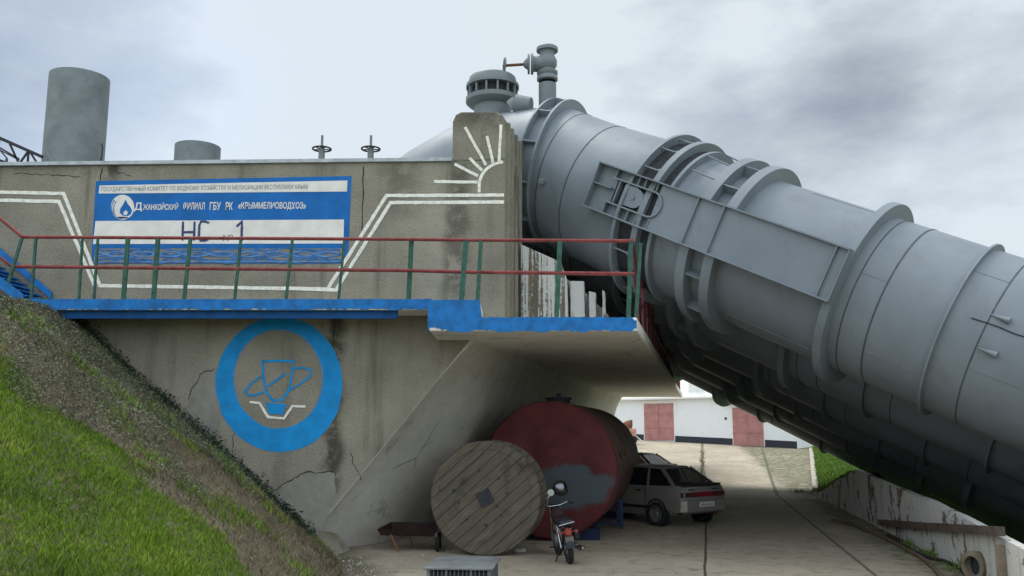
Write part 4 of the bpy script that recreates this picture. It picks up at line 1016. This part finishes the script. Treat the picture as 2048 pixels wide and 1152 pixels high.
# four inner battens making the octagon frame of the face
m = MB()
for a in (41 + 90, 41 - 90):
    d = Vector((math.cos(R(a)), 0, math.sin(R(a)))); e = Vector((-d.z, 0, d.x)); m.obox(o_ + d * .0 + e * 0 + d * .70 + Vector((0, -.008, 0)), e * .52, d * .07, (0, .01, 0))
m.build('batten', M['wood'], cr_)
m = MB(); m.obox(o_ + Vector((0, -.010, 0)), Vector((.12, 0, .06)), Vector((0, .012, 0)), Vector((-.06, 0, .12))); m.build('hub_plate', M['dark'], cr_)
m = MB(); m.lathe(o_ + Vector((0, -.03, 0)), (0, 1, 0), [(.01, .06), (.0, .05), (.0, .001)], 20); m.build('hub_hole', M['gap'], cr_)
for u, v, s in ((958,941,1),(998,956,1),(927,964,1),(907,982,1.6),(917,1006,1),(1015,986,1),(994,1011,1.3),(1002,1030,1),(934,1040,1),(972,1050,1.2)):
    p = W(u, v, 16.9); x = (p.x - rc.x) / ra.y; m = MB(); m.tube([(x, -.016, p.z), (x, .02, p.z)], .024 * s, 10); m.build('bolt_hole', M['gap'], cr_)
# handcart and junk by the leg
hc = thing('low_trolley', G(822, 1100), 'low rusty red trolley with flat tray in the shadow left of the reel', 'trolley', local=True)
m = MB(); m.add([(-.62, -.3, .42), (.50, -.3, .40), (.5, .45, .46), (-.45, .45, .48), (-.55, -.24, .30), (.44, -.24, .28), (.44, .4, .3), (-.4, .4, .32)], [(0,1,5,4),(1,2,6,5),(2,3,7,6),(3,0,4,7),(4,5,6,7)]); m.build('tray', M['rustred'], hc)
m = MB(); m.tube([(-.36, -.26, .32), (-.2, -.3, .02)], .018, 6); m.build('leg', M['rust'], hc)
m = MB(); m.tube([(-.1, .3, .32), (0, .3, .02)], .018, 6); m.build('leg', M['rust'], hc)
for yy in (-.2, .3):
    m = MB(); m.lathe((.52, yy, .15), (1, .1, 0), [(-.03, .06), (-.035, .14), (0, .15), (.035, .14), (.03, .06), (.03, .01), (-.03, .01)], 24, close=True); m.build('wheel', M['rubber'], hc, smooth=True)
m = MB(); m.tube([(.5, -.24, .36), (.52, -.27, .22)], .022, 6); m.build('bracket', M['rim'], hc)
m = MB(); m.obox((G(1040, 1105).x, G(1040, 1105).y, .04), (.11, 0, 0), (0, .07, 0), (0, 0, .035)); o = m.build('stone', M['stone'], bevel=.02); tag(o, 'small pale broken brick on the ground right of the reel', 'stone')
# grille box at the bottom edge
c0 = Vector((-.72, 13.75, 0))
gbx = thing('grille_box', (c0.x, c0.y, 0), 'grey-lidded steel cage with vertical bars on the ground in front of the reel', 'cage', local=True, rotz=R(-5))
m = MB(); m.obox((0, 0, .325), (.50, 0, 0), (0, .60, 0), (0, 0, .012)); m.build('lid', M['lid'], gbx, bevel=.005)
for s in (-1, 1):
    for q in (-1, 1):
        m = MB(); m.box((s * .44 - .02, q * .52 - .02, 0), (s * .44 + .02, q * .52 + .02, .31)); m.build('corner_post', M['lid'], gbx)
m = MB()
for k in range(15):
    x = -.42 + k * .06; w_ = .006 if k not in (4, 10) else .018; m.box((x - w_, -.53, .02), (x + w_, -.515, .31))
m.build('bar', M['lid'], gbx)
m = MB(); 
for k in range(17):
    y_ = -.48 + k * .06; m.box((.43, y_ - .006, .02), (.445, y_ + .006, .31)); m.box((-.445, y_ - .006, .02), (-.43, y_ + .006, .31))
m.build('bar', M['lid'], gbx)
m = MB(); m.box((-.40, -.48, .01), (.40, .48, .27)); m.build('core', M['gap'], gbx)

# ================================================================= CARS
def car(name, loc, rot, paint, label, cat, glass):
    r = thing(name, loc, label, cat, 'parked cars behind the tank', rot, local=True)
    # body sections: (y, half width, z_low, z_belt, belt half width)
    sec = [(0.0, .70, .40, .86, .66), (.05, .80, .32, .93, .72), (.18, .835, .28, .965, .75), (.6, .84, .24, .95, .78), (1.4, .84, .22, .93, .79), (2.6, .84, .22, .91, .79), (3.1, .84, .23, .885, .78), (3.7, .82, .25, .80, .74), (4.05, .76, .30, .70, .68), (4.17, .66, .36, .62, .60)]
    m = MB(); vs = []; K = 10
    for y, hw, zl, zt__, bw in sec:
        zm = zl + (zt__ - zl) * .5; zr = zl + (zt__ - zl) * .22
        ring = [(-hw*.86, zl), (-hw, zr), (-hw*1.005, zm), (-hw*.985, zl + (zt__ - zl)*.82), (-bw, zt__), (bw, zt__), (hw*.985, zl + (zt__ - zl)*.82), (hw*1.005, zm), (hw, zr), (hw*.86, zl)]
        vs += [(x, y, z) for x, z in ring]
    fs = [(i*K+k, i*K+(k+1) % K, (i+1)*K+(k+1) % K, (i+1)*K+k) for i in range(len(sec)-1) for k in range(K) if not (k == 4 and 2 <= i <= 5)] + [tuple(range(K))[::-1], tuple((len(sec)-1)*K + k for k in range(K))]
    m.add(vs, fs); b = m.build('body', paint, r, smooth=True)
    # roof and pillars
    m = MB(); rs = [(.82, .50, 1.34), (.95, .545, 1.385), (1.5, .56, 1.405), (2.1, .55, 1.39), (2.30, .52, 1.36)]
    vs = []
    for y, hw, z in rs: vs += [(-hw, y, z - .035), (-hw*.9, y, z - .004), (0, y, z + .012), (hw*.9, y, z - .004), (hw, y, z - .035)]
    fs = [(5*i+k, 5*i+k+1, 5*i+6+k, 5*i+5+k) for i in range(4) for k in range(4)]
    m.add(vs, fs); o = m.build('roof', paint, r, smooth=True, recalc=False); s_ = o.modifiers.new('t', 'SOLIDIFY'); s_.thickness = .03
    for sgn in (-1, 1):
        for a, b_, wd in (((.73, .30, .95), (.51, .86, 1.345), .085), ((.77, 1.12, .93), (.545, 1.25, 1.37), .05), ((.78, 1.95, .92), (.55, 1.85, 1.37), .055), ((.77, 3.05, .88), (.52, 2.3, 1.345), .06)):
            m = MB(); m.bar((sgn*a[0], a[1], a[2]), (sgn*b_[0], b_[1], b_[2]), .03, wd, up=(0, 1, 0)); m.build('pillar', paint, r)
        for q in ([(.75, .42, .945), (.765, 1.06, .935), (.56, 1.2, 1.33), (.54, .93, 1.32)], [(.768, 1.17, .93), (.775, 1.92, .92), (.565, 1.82, 1.34), (.56, 1.29, 1.34)], [(.775, 1.99, .92), (.765, 2.95, .89), (.55, 2.3, 1.32), (.56, 1.9, 1.34)]):
            m = MB(); m.prism([(sgn*x, y, z) for x, y, z in q], (-sgn*.006, 0, 0)); m.build('side_window', glass, r)
        m = MB(); m.box((sgn*.80, 1.30, .80), (sgn*.86, 1.44, .83)); m.build('door_handle', M['blackp'], b)
        m = MB(); m.box((sgn*.80, 2.2, .80), (sgn*.86, 2.34, .83)); m.build('door_handle', M['blackp'], b)
        m = MB(); m.obox((sgn*.846, 1.9, .43), (.006, 0, 0), (0, 1.1, 0), (0, 0, .035)); m.build('side_moulding', M['blackp'], b)
        for yy in (1.14, 1.97, 3.0):
            m = MB(); m.obox((sgn*.838, yy, .66), (.008, 0, 0), (0, .006, 0), (0, 0, .26)); m.build('door_gap', M['blackp'], b)
        for yy in (.78, 3.26):
            m = MB(); m.lathe((sgn*.72, yy, .30), (sgn, 0, 0), [(.02, .01), (.02, .345), (.135, .345), (.135, .30)], 32); m.build('wheel_arch', M['blackp'], r, smooth=True)
            m = MB(); m.lathe((sgn*.70, yy, .285), (sgn, 0, 0), [(0, .18), (0, .27), (.02, .285), (.15, .285), (.17, .27), (.172, .19)], 32); wh = m.build('tyre', M['rubber'], r, smooth=True)
            m = MB(); m.lathe((sgn*.70, yy, .285), (sgn, 0, 0), [(.165, .20), (.15, .17), (.155, .06), (.17, .05), (.172, .001)], 24); m.build('rim', M['rim'], wh, smooth=True)
        m = MB(); m.box((sgn*.87, 2.62, .90), (sgn*.99, 2.70, 1.02)); m.build('mirror', M['blackp'], r)
    m = MB(); m.prism([(-.66, .26, .975), (.66, .26, .975), (.47, .82, 1.34), (-.47, .82, 1.34)], (0, .006, 0)); m.build('rear_window', M['glass'], r)
    m = MB(); m.prism([(-.73, 3.08, .89), (.73, 3.08, .89), (.5, 2.3, 1.355), (-.5, 2.3, 1.355)], (0, -.006, 0)); m.build('windscreen', M['glass'], r)
    m = MB(); m.box((-.70, .06, .955), (.70, .26, 1.0)); m.build('spoiler', M['blackp'], r, bevel=.01)
    m = MB(); m.box((-.68, -.012, .70), (-.28, .03, .81)); m.build('tail_light', M['lampd'], r)
    m = MB(); m.box((.28, -.012, .70), (.68, .03, .81)); m.build('tail_light', M['lampd'], r)
    for s in (-1, 1):
        m = MB(); m.obox((s * .745, .03, .755), (.07, .03*1.0, 0), (0, .02, 0), (0, 0, .055)); m.build('tail_light', M['lampd'], r)
    m = MB(); m.box((-.279, -.012, .70), (.279, .02, .81)); m.build('reflector_band', M['lamp'], r)
    m = MB(); m.prism([(-.80, .06, .34), (-.70, -.07, .35), (.70, -.07, .35), (.80, .06, .34), (.83, .3, .34), (-.83, .3, .34)], (0, 0, .28)); bmp = m.build('bumper', paint, r, bevel=.03)
    m = MB(); m.box((-.26, -.085, .47), (.26, -.072, .58)); m.build('number_plate', M['plate'], bmp)
    m = MB()
    for k in range(8): m.box((-.22 + k * .055, -.088, .495), (-.185 + k * .055, -.0862, .55))
    m.build('plate_digits', M['inkp'], bmp)
    m = MB(); m.box((-.55, -.006, .86), (-.33, .04, .885)); m.box((.30, -.006, .86), (.56, .04, .885)); m.build('badge', M['blackp'], r)
    m = MB(); m.tube([(.45, -.02, .28), (.45, .3, .28)], .025, 8); m.build('tailpipe', M['rust'], r)
    for s in (-.36, .36):
        m = MB(); m.box((s - .2, 1.75, .45), (s + .2, 1.88, 1.02)); m.box((s - .11, 1.76, 1.03), (s + .11, 1.85, 1.2)); m.build('front_seat', M['seat'], r, bevel=.03)
    m = MB(); m.box((-.6, .85, .4), (.6, 1.0, .98)); m.build('rear_seat', M['seat'], r, bevel=.03)
    m = MB(); m.box((-.75, .1, .3), (.75, 3.6, .5)); m.build('floor_pan', M['blackp'], r)
    return r
car('hatchback_car', (4.62, 21.9, 0), R(38), M['silver'], 'silver five-door hatchback with its red tail band toward the yard, right of the tank', 'car', M['glassd'])
car('dark_car', (5.75, 33.2, gy(34)), R(50), M['carbl'], 'dark car parked beyond the silver hatchback, only its roof and rear window showing', 'car', M['glassd'])
# rusty orange cart in front of the garage
oc = W(1262, 880, 66); oc.z = gy(66) + .0
ct = thing('farm_cart', (oc.x, 66, oc.z), 'faded orange cart with a heap on it near the garage, above the tank edge', 'cart', local=True)
m = MB(); m.box((-.9, -.4, .55), (.35, .6, 1.15)); m.build('cart_box', M['orange'], ct, bevel=.05)
m = MB(); m.tube([(-.4, 0, 1.1), (-.1, 0, 1.5), (.1, 0, 1.75)], [.5, .3, .05], 12); m.build('heap', M['rust'], ct, smooth=True)
for x in (-.6, .1):
    m = MB(); m.lathe((x, -.45, .3), (0, 1, 0), [(0, .05), (0, .28), (.1, .3), (.18, .28), (.18, .05)], 20); m.build('wheel', M['rubber'], ct)
m = MB(); m.tube([(.35, -.2, .6), (.9, -.3, .1)], .04, 6); m.tube([(.35, .1, .6), (.9, 0, .1)], .04, 6); m.build('shaft', M['wtrim'], ct)

# ================================================================= MOTORCYCLE (seen from behind)
mc = thing('motorcycle', G(1146, 1132), 'small old motorcycle seen from behind, parked before the red tank', 'motorcycle', local=True)
mc.scale = (.94, .94, .94); mc.rotation_euler = (0, R(-8), R(7)); mc.rotation_mode = 'XYZ'
def mt(nm, fn, mat, parent=mc, **k):
    m = MB(); fn(m); return m.build(nm, M[mat], parent, **k)
def mwheel(y, r=.29):
    t = mt('tyre', lambda m: m.lathe((0, y, r), (1, 0, 0), [(-.045, r-.08), (-.05, r-.03), (-.025, r), (.025, r), (.05, r-.03), (.045, r-.08)], 40, close=True), 'rubber', smooth=True)
    mt('rim', lambda m: m.lathe((0, y, r), (1, 0, 0), [(-.03, r-.09), (-.03, r-.075), (.03, r-.075), (.03, r-.09)], 40, close=True), 'chrome', t, smooth=True)
    mt('hub', lambda m: m.tube([(-.07, y, r), (.07, y, r)], .06, 16), 'rim', t, smooth=True)
    def sp(m):
        for k in range(18):
            a = 2*math.pi*k/18; m.tube([((-1)**k*.04, y, r), (0, y + (r-.08)*math.cos(a), r + (r-.08)*math.sin(a))], .003, 4)
    mt('spokes', sp, 'chrome', t)
mwheel(.27); mwheel(1.45)
def fend(y0, r, a0, a1, w_):
    def f(m):
        vs = []; A = frange(R(a0), R(a1), 16)
        for a in A:
            for dx, dr in ((-w_, -.03), (-w_*.8, 0), (0, .012), (w_*.8, 0), (w_, -.03)): vs.append((dx, y0 - (r+dr)*math.cos(a), .29 + (r+dr)*math.sin(a)))
        m.add(vs, [(5*i+k, 5*i+k+1, 5*i+6+k, 5*i+5+k) for i in range(15) for k in range(4)])
    return f
mt('rear_mudguard', fend(.27, .34, 5, 120, .085), 'dark', smooth=True, recalc=False); mt('front_mudguard', fend(1.45, .34, 40, 150, .08), 'rust', smooth=True, recalc=False)
mt('frame', lambda m: [m.tube(p, .02, 8) for p in ([(-.06, .27, .29), (-.06, .75, .30), (0, 1.1, .75)], [(.06, .27, .29), (.06, .75, .30), (0, 1.1, .75)], [(-.09, .1, .66), (-.07, .6, .66), (0, 1.08, .8)], [(.09, .1, .66), (.07, .6, .66), (0, 1.08, .8)])], 'blackp', smooth=True)
for s in (-1, 1):
    mt('shock_absorber', lambda m: (m.tube([(s*.12, .27, .30), (s*.12, .38, .52)], .028, 10), m.tube([(s*.12, .38, .50), (s*.12, .42, .66)], .017, 8)), 'chrome', smooth=True)
    mt('fork_leg', lambda m: m.tube([(s*.09, 1.45, .29), (s*.09, 1.12, .98)], .022, 8), 'chrome', smooth=True)
    mt('indicator', lambda m: (m.tube([(s*.05, .04, .60), (s*.15, .03, .60)], .01, 6), m.tube([(s*.15, -.01, .60), (s*.15, .06, .60)], .03, 10)), 'lampo', smooth=True)
mt('seat', lambda m: m.prism([(-.13, .02, .70), (.13, .02, .70), (.15, .35, .70), (.12, .78, .69), (-.12, .78, .69), (-.15, .35, .70)], (0, 0, .11)), 'seat', bevel=.035)
mt('seat_trim', lambda m: m.tube([(-.14, .03, .73), (-.05, -.005, .745), (.05, -.005, .755), (.14, .03, .76)], .012, 6), 'chrome', smooth=True)
mt('fuel_tank', lambda m: m.tube([(0, .72, .76), (0, .85, .80), (0, 1.0, .83), (0, 1.12, .82)], [.08, .135, .13, .07], 16), 'rustred', smooth=True)
tl_ = mt('tail_light', lambda m: m.tube([(0, .05, .60), (0, -.02, .60), (0, -.045, .60)], [.075, .07, .05], 16), 'lampo', smooth=True)
mt('light_bracket', lambda m: m.box((-.06, .0, .50), (.06, .06, .62)), 'rust')
mt('number_plate', lambda m: m.obox((0, -.035, .44), (.075, 0, 0), (0, .006, 0), (0, -.02, .085)), 'rim')
mt('engine', lambda m: (m.tube([(-.15, .75, .38), (.15, .75, .38)], .12, 16), m.tube([(0, .8, .42), (0, .95, .62)], .09, 14)), 'rim', smooth=True)
mt('exhaust', lambda m: m.tube([(.15, .9, .45), (.19, .8, .24), (.19, .45, .24), (.2, .3, .26), (.21, -.06, .30), (.21, -.10, .30)], [.02, .022, .028, .05, .05, .02], 14), 'chrome', smooth=True)
mt('chain_case', lambda m: m.obox((-.1, .5, .31), (.015, 0, 0), (0, .26, 0), (0, 0, .06)), 'blackp', bevel=.02)
mt('luggage_box', lambda m: m.obox((.18, .28, .52), (.05, 0, 0), (0, .13, 0), (0, 0, .09)), 'blackp', bevel=.02)
mt('footrest', lambda m: m.tube([(-.27, .72, .28), (.27, .72, .28)], .014, 8), 'rubber')
mt('stand', lambda m: m.tube([(-.08, .6, .28), (-.24, .52, .0)], .014, 8), 'blackp')
hb = mt('handlebar', lambda m: m.tube([(-.34, .92, 1.0), (-.24, 1.02, 1.03), (-.1, 1.1, .98), (.1, 1.1, .98), (.24, 1.02, 1.03), (.34, .92, 1.0)], .013, 8), 'chrome', smooth=True)
for s in (-1, 1): mt('grip', lambda m: m.tube([(s*.34, .92, 1.0), (s*.25, 1.01, 1.03)], .02, 8), 'rubber', hb)
mt('headlight', lambda m: m.tube([(0, 1.12, .92), (0, 1.2, .93), (0, 1.27, .93)], [.05, .09, .085], 16), 'blackp', smooth=True)
mr_ = mt('mirror', lambda m: m.tube([(-.16, 1.02, 1.02), (-.13, 1.0, 1.16), (-.06, 1.0, 1.22)], .009, 6), 'chrome', smooth=True)
mt('mirror_glass', lambda m: m.tube([(-.06, .985, 1.25), (-.06, 1.01, 1.25)], .065, 18), 'chrome', mr_, smooth=True)
hl = W(1120, 975, 16.75)
he = thing('crash_helmet', (hl.x, hl.y, hl.z - .13), 'shiny silver and black crash helmet perched on the motorcycle mirror', 'helmet', local=True)
m = MB(); prof = [(-.12, .085), (-.10, .12), (-.04, .138), (.03, .132), (.09, .10), (.125, .05), (.135, .001)]
m.lathe((0, 0, .13), (.15, 0, 1), prof, 32); m.build('helmet_shell', M['helm'], he, smooth=True)
m = MB(); m.lathe((.01, -.012, .115), (.25, -.25, 1), [(-.11, .10), (-.07, .132), (-.01, .14), (.0, .137)], 32); m.build('visor', M['blackp'], he, smooth=True)

# ================================================================= VEGETATION
def blades(name, pts, hts, mat, label, w0=.008, lean=.5, kind='stuff', droop=True):
    n = len(pts); P_ = np.array(pts); H = np.array(hts)
    th = rng.uniform(0, 2*np.pi, n); ln = rng.uniform(.1, lean, n) * H; lt = rng.uniform(0, 2*np.pi, n)
    wx = np.cos(th) * w0 * rng.uniform(.6, 1.4, n); wy = np.sin(th) * w0 * rng.uniform(.6, 1.4, n)
    lx, ly = np.cos(lt) * ln, np.sin(lt) * ln
    V = np.zeros((n, 5, 3))
    V[:, 0] = P_ + np.stack([wx, wy, np.zeros(n)], 1); V[:, 1] = P_ - np.stack([wx, wy, np.zeros(n)], 1)
    mid = P_ + np.stack([lx * .35, ly * .35, H * .6], 1)
    V[:, 2] = mid - np.stack([wx, wy, np.zeros(n)], 1) * .8; V[:, 3] = mid + np.stack([wx, wy, np.zeros(n)], 1) * .8
    V[:, 4] = P_ + np.stack([lx, ly, H], 1)
    V = V.reshape(-1, 3); base = np.arange(n) * 5
    quads = np.stack([base, base+1, base+2, base+3], 1); tris = np.stack([base+3, base+2, base+4], 1)
    me = bpy.data.meshes.new(name); me.vertices.add(len(V)); me.vertices.foreach_set('co', V.ravel())
    loops = np.concatenate([quads.ravel(), tris.ravel()]); me.loops.add(len(loops)); me.loops.foreach_set('vertex_index', loops.astype(np.int32))
    me.polygons.add(2*n); ls = np.concatenate([np.arange(n)*4, n*4 + np.arange(n)*3]); me.polygons.foreach_set('loop_start', ls.astype(np.int32))
    me.update(calc_edges=True); me.materials.append(mat)
    o = bpy.data.objects.new(name, me); C.objects.link(o); tag(o, label, None, None, kind); return o
def leaves(name, pts, sz, mat, label=None, kind=None, parent=None, up=.5):
    n = len(pts); P_ = np.array(pts); a = rng.normal(size=(n, 3)); a[:, 2] = a[:, 2] * .6; a /= np.linalg.norm(a, axis=1)[:, None]
    b = rng.normal(size=(n, 3)); b -= a * (a * b).sum(1)[:, None]; b /= np.linalg.norm(b, axis=1)[:, None]
    s = (np.array(sz) * rng.uniform(.6, 1.3, n))[:, None]
    V = np.stack([P_ - a * s, P_ + b * s * .55, P_ + a * s, P_ - b * s * .55], 1).reshape(-1, 3)
    base = np.arange(n) * 4; q = np.stack([base, base+1, base+2, base+3], 1)
    me = bpy.data.meshes.new(name); me.vertices.add(len(V)); me.vertices.foreach_set('co', V.ravel())
    me.loops.add(4*n); me.loops.foreach_set('vertex_index', q.ravel().astype(np.int32)); me.polygons.add(n); me.polygons.foreach_set('loop_start', (base).astype(np.int32))
    me.update(calc_edges=True); me.materials.append(mat)
    o = bpy.data.objects.new(name, me); C.objects.link(o)
    if parent is not None: o.parent = parent
    tag(o, label, None, None, kind); return o
def interp(x, xs_, ys_): return float(np.interp(x, xs_, ys_))
# world-space border between the mown grass (near) and the weedy strip along the wall: depth Y as a function of height on the bank
GB = [(-7.11, 12.38), (-6.5, 12.1), (-6.13, 12.33), (-5.78, 12.65), (-4.97, 12.3), (-4.45, 12.24), (-3.9, 12.19), (-3.32, 11.49)]
def gborder(x): return interp(x, [g[0] for g in GB], [g[1] for g in GB])
def scatter(n, cond, x0=-13, x1=1, y0=3.5, y1=16.95):
    out = []
    X = rng.uniform(x0, x1, n); Y = rng.uniform(y0, y1, n)
    for x, y in zip(X, Y):
        if x < foot(y) - .02 and abs(x) < y * .62 + .3 and cond(x, y): out.append((x, y, bank_x(x, y) - .01))
    return out
def pn(x, y, s=1.0): return math.sin(x*1.7*s + 1.3*math.sin(y*1.1*s)) * .5 + math.sin(y*2.3*s + 1.7*math.sin(x*.9*s)) * .5
gpts = scatter(420000, lambda x, y: y < gborder(x) + .35 * pn(x, y, 2) + rng.normal() * .12)
blades('grass', gpts, [(.05 + .045 * rng.random() + .022 * pn(p[0], p[1], 1.6)) for p in gpts], M['grass'], 'green mown grass on the near side of the bank', .0065, .8)
g2 = [p for p in gpts if pn(p[0], p[1], 1.3) + rng.normal() * .35 > 1.15]
blades('dry_grass', g2, [.05 + .05 * rng.random() for _ in g2], M['dry'], 'straw-coloured stalks mixed into the green grass', .005, 1.2)
cpts = scatter(200000, lambda x, y: y > gborder(x) - .1 + .35 * pn(x, y, 2) and (x < -5.2 + .8 * pn(x, y, 1.5) + .1 * y - 1.2) )
leaves('ground_cover', [(x, y, z + rng.uniform(0, .10)) for x, y, z in cpts], .020, M['cover'], 'grey-green leafy ground cover on the upper bank', 'stuff')
dpts = scatter(170000, lambda x, y: y > gborder(x) - .25 + .3 * pn(x, y, 2) and rng.random() < .75)
blades('dry_grass', dpts, [.05 + .06 * rng.random() for p in dpts], M['dry'], 'brown dead grass strip below the wall', .005, 1.8)
tp = []
for k in range(26):
    x = rng.uniform(-8, -2.9); y = rng.uniform(gborder(x), 16.9)
    for j in range(90): tp.append((x + rng.normal() * .16, y + rng.normal() * .16))
tp = [(x, y, bank_x(x, y)) for x, y in tp if x < foot(y) and y < 16.9]
blades('weed_tuft', tp, [.07 + .07 * rng.random() for p in tp], M['grass'], 'green tufts of weed scattered in the dead grass', .008, .8)
ip = []
for k in range(11000):
    x = rng.uniform(-9.5, -3.6); w_ = .5 * (1 + math.sin(x * 2.1) * math.sin(x * 5.3 + 1)); 
    if rng.random() < .25 + .75 * max(0, min(1, w_)) * (1.0 if (x < -6.3 or x > -5.4) else .15):
        y = 16.97 - abs(rng.normal()) * .22; ip.append((x, y, bank_x(x, 16.95) + abs(rng.normal()) * .10))
leaves('ivy', ip, .032, M['ivy'], 'dark ivy creeping where the bank meets the wall', 'stuff')
# grass on the far right slope and tufts by the white wall
rp = []
for k in range(60000):
    y = rng.uniform(26, 60); x = edge(y) + .15 + abs(rng.random()) * (9 if y > 36 else 1.8); rp.append((x, y, rz(x, y) - .01))
blades('slope_grass', rp, [.14 + .1 * rng.random() for _ in rp], M['turf'], 'bright green grass on the slope beside the ramp', .018, .7)
q = []
for (u, v, n_, s_) in ((1968, 1140, 260, .16), (1925, 1140, 120, .1), (1990, 1130, 100, .12), (1640, 990, 150, .2), (1600, 985, 100, .2), (1760, 1050, 60, .1), (1830, 1092, 80, .12), (1870, 1112, 80, .12)):
    b_ = G(u, v)
    for j in range(n_): q.append((b_.x + rng.normal() * s_, b_.y + rng.normal() * s_ * 1.6, 0))
q = [p_ for p_ in q if p_[0] < edge(p_[1]) - .02]
blades('wall_foot_weed', q, [.06 + .12 * rng.random() for _ in q], M['turf'], 'green weeds at the foot of the white wall', .008, .7)
# small weeds in the yard joint
q = []
for k in range(260):
    t = rng.uniform(0, 1); q.append((6.9 + 5.3 * t + rng.normal() * .08, 33 + 25 * t, gy(33 + 25 * t)))
blades('joint_weed', q, [.05 + .07 * rng.random() for _ in q], M['dry'], 'thin weeds in the ramp joint', .012, .8)
# grit and crumbs of concrete on the yard
m = MB()
for k in range(900):
    if k % 3 == 0: y = rng.uniform(14, 31); x = edge(y) - abs(rng.normal()) * .35 - .03
    elif k % 3 == 1: y = rng.uniform(13.5, 17); x = foot(y) + abs(rng.normal()) * .5 + .05
    else: y = rng.uniform(13.5, 26); x = rng.uniform(-2.5, 8)
    if x > edge(y): continue
    s_ = rng.uniform(.006, .02) * (1.6 if k % 17 == 0 else 1)
    a = rng.uniform(0, 3); dx, dy = math.cos(a) * s_, math.sin(a) * s_
    m.add([(x+dx, y+dy, .004), (x-dy, y+dx, .003), (x-dx*.8, y-dy*.8, .004), (x+dy, y-dx, .003), (x+dx*.1, y, s_ * .9), (x, y, -.004)], [(0,1,4),(1,2,4),(2,3,4),(3,0,4),(1,0,5),(2,1,5),(3,2,5),(0,3,5)])
o = m.build('gravel', M['stone'], recalc=False); tag(o, 'grit and crumbs of concrete strewn over the yard', None, None, 'stuff')
# bushes beyond
def bush(x, y, z, r, h, n, label):
    t = thing('bush', (x, y, z), label, 'bush', 'bushes beyond the garage', local=True)
    pts = []
    cl = [(rng.normal() * r * .45, rng.normal() * r * .45, h * rng.uniform(.3, .85), r * rng.uniform(.3, .55)) for _ in range(16)]
    for i in range(n):
        c_ = cl[i % 16]; d = rng.normal(size=3); d /= np.linalg.norm(d); k = c_[3] * rng.uniform(.6, 1.05); pts.append((c_[0] + d[0]*k, c_[1] + d[1]*k, max(.05, c_[2] + d[2]*k)))
    leaves('foliage', pts, .13, M['bush'], parent=t)
    m = MB()
    for k in range(5): a = k * 1.3; m.tube([(0, 0, 0), (math.cos(a) * r * .2, math.sin(a) * r * .2, h * .35), (math.cos(a) * r * .45, math.sin(a) * r * .45, h * .7)], [.06, .04, .015], 6)
    m.build('stem', M['bark'], t)
b_ = W(1215, 860, 76); bush(b_.x - .7, 76, 1.4, 1.7, 4.6, 2600, 'green bush peeping out left of the garage above the tank')
b_ = W(1612, 885, 80); bush(b_.x, 80, 1.3, 2.6, 2.2, 3000, 'low green bush just right of the garage corner')
b_ = W(1660, 885, 84); bush(b_.x, 84, 1.3, 3.0, 2.4, 3000, 'green bush farther right of the garage, next to the pipes')

for o in bpy.data.objects:
    if '_o' in o: del o['_o']
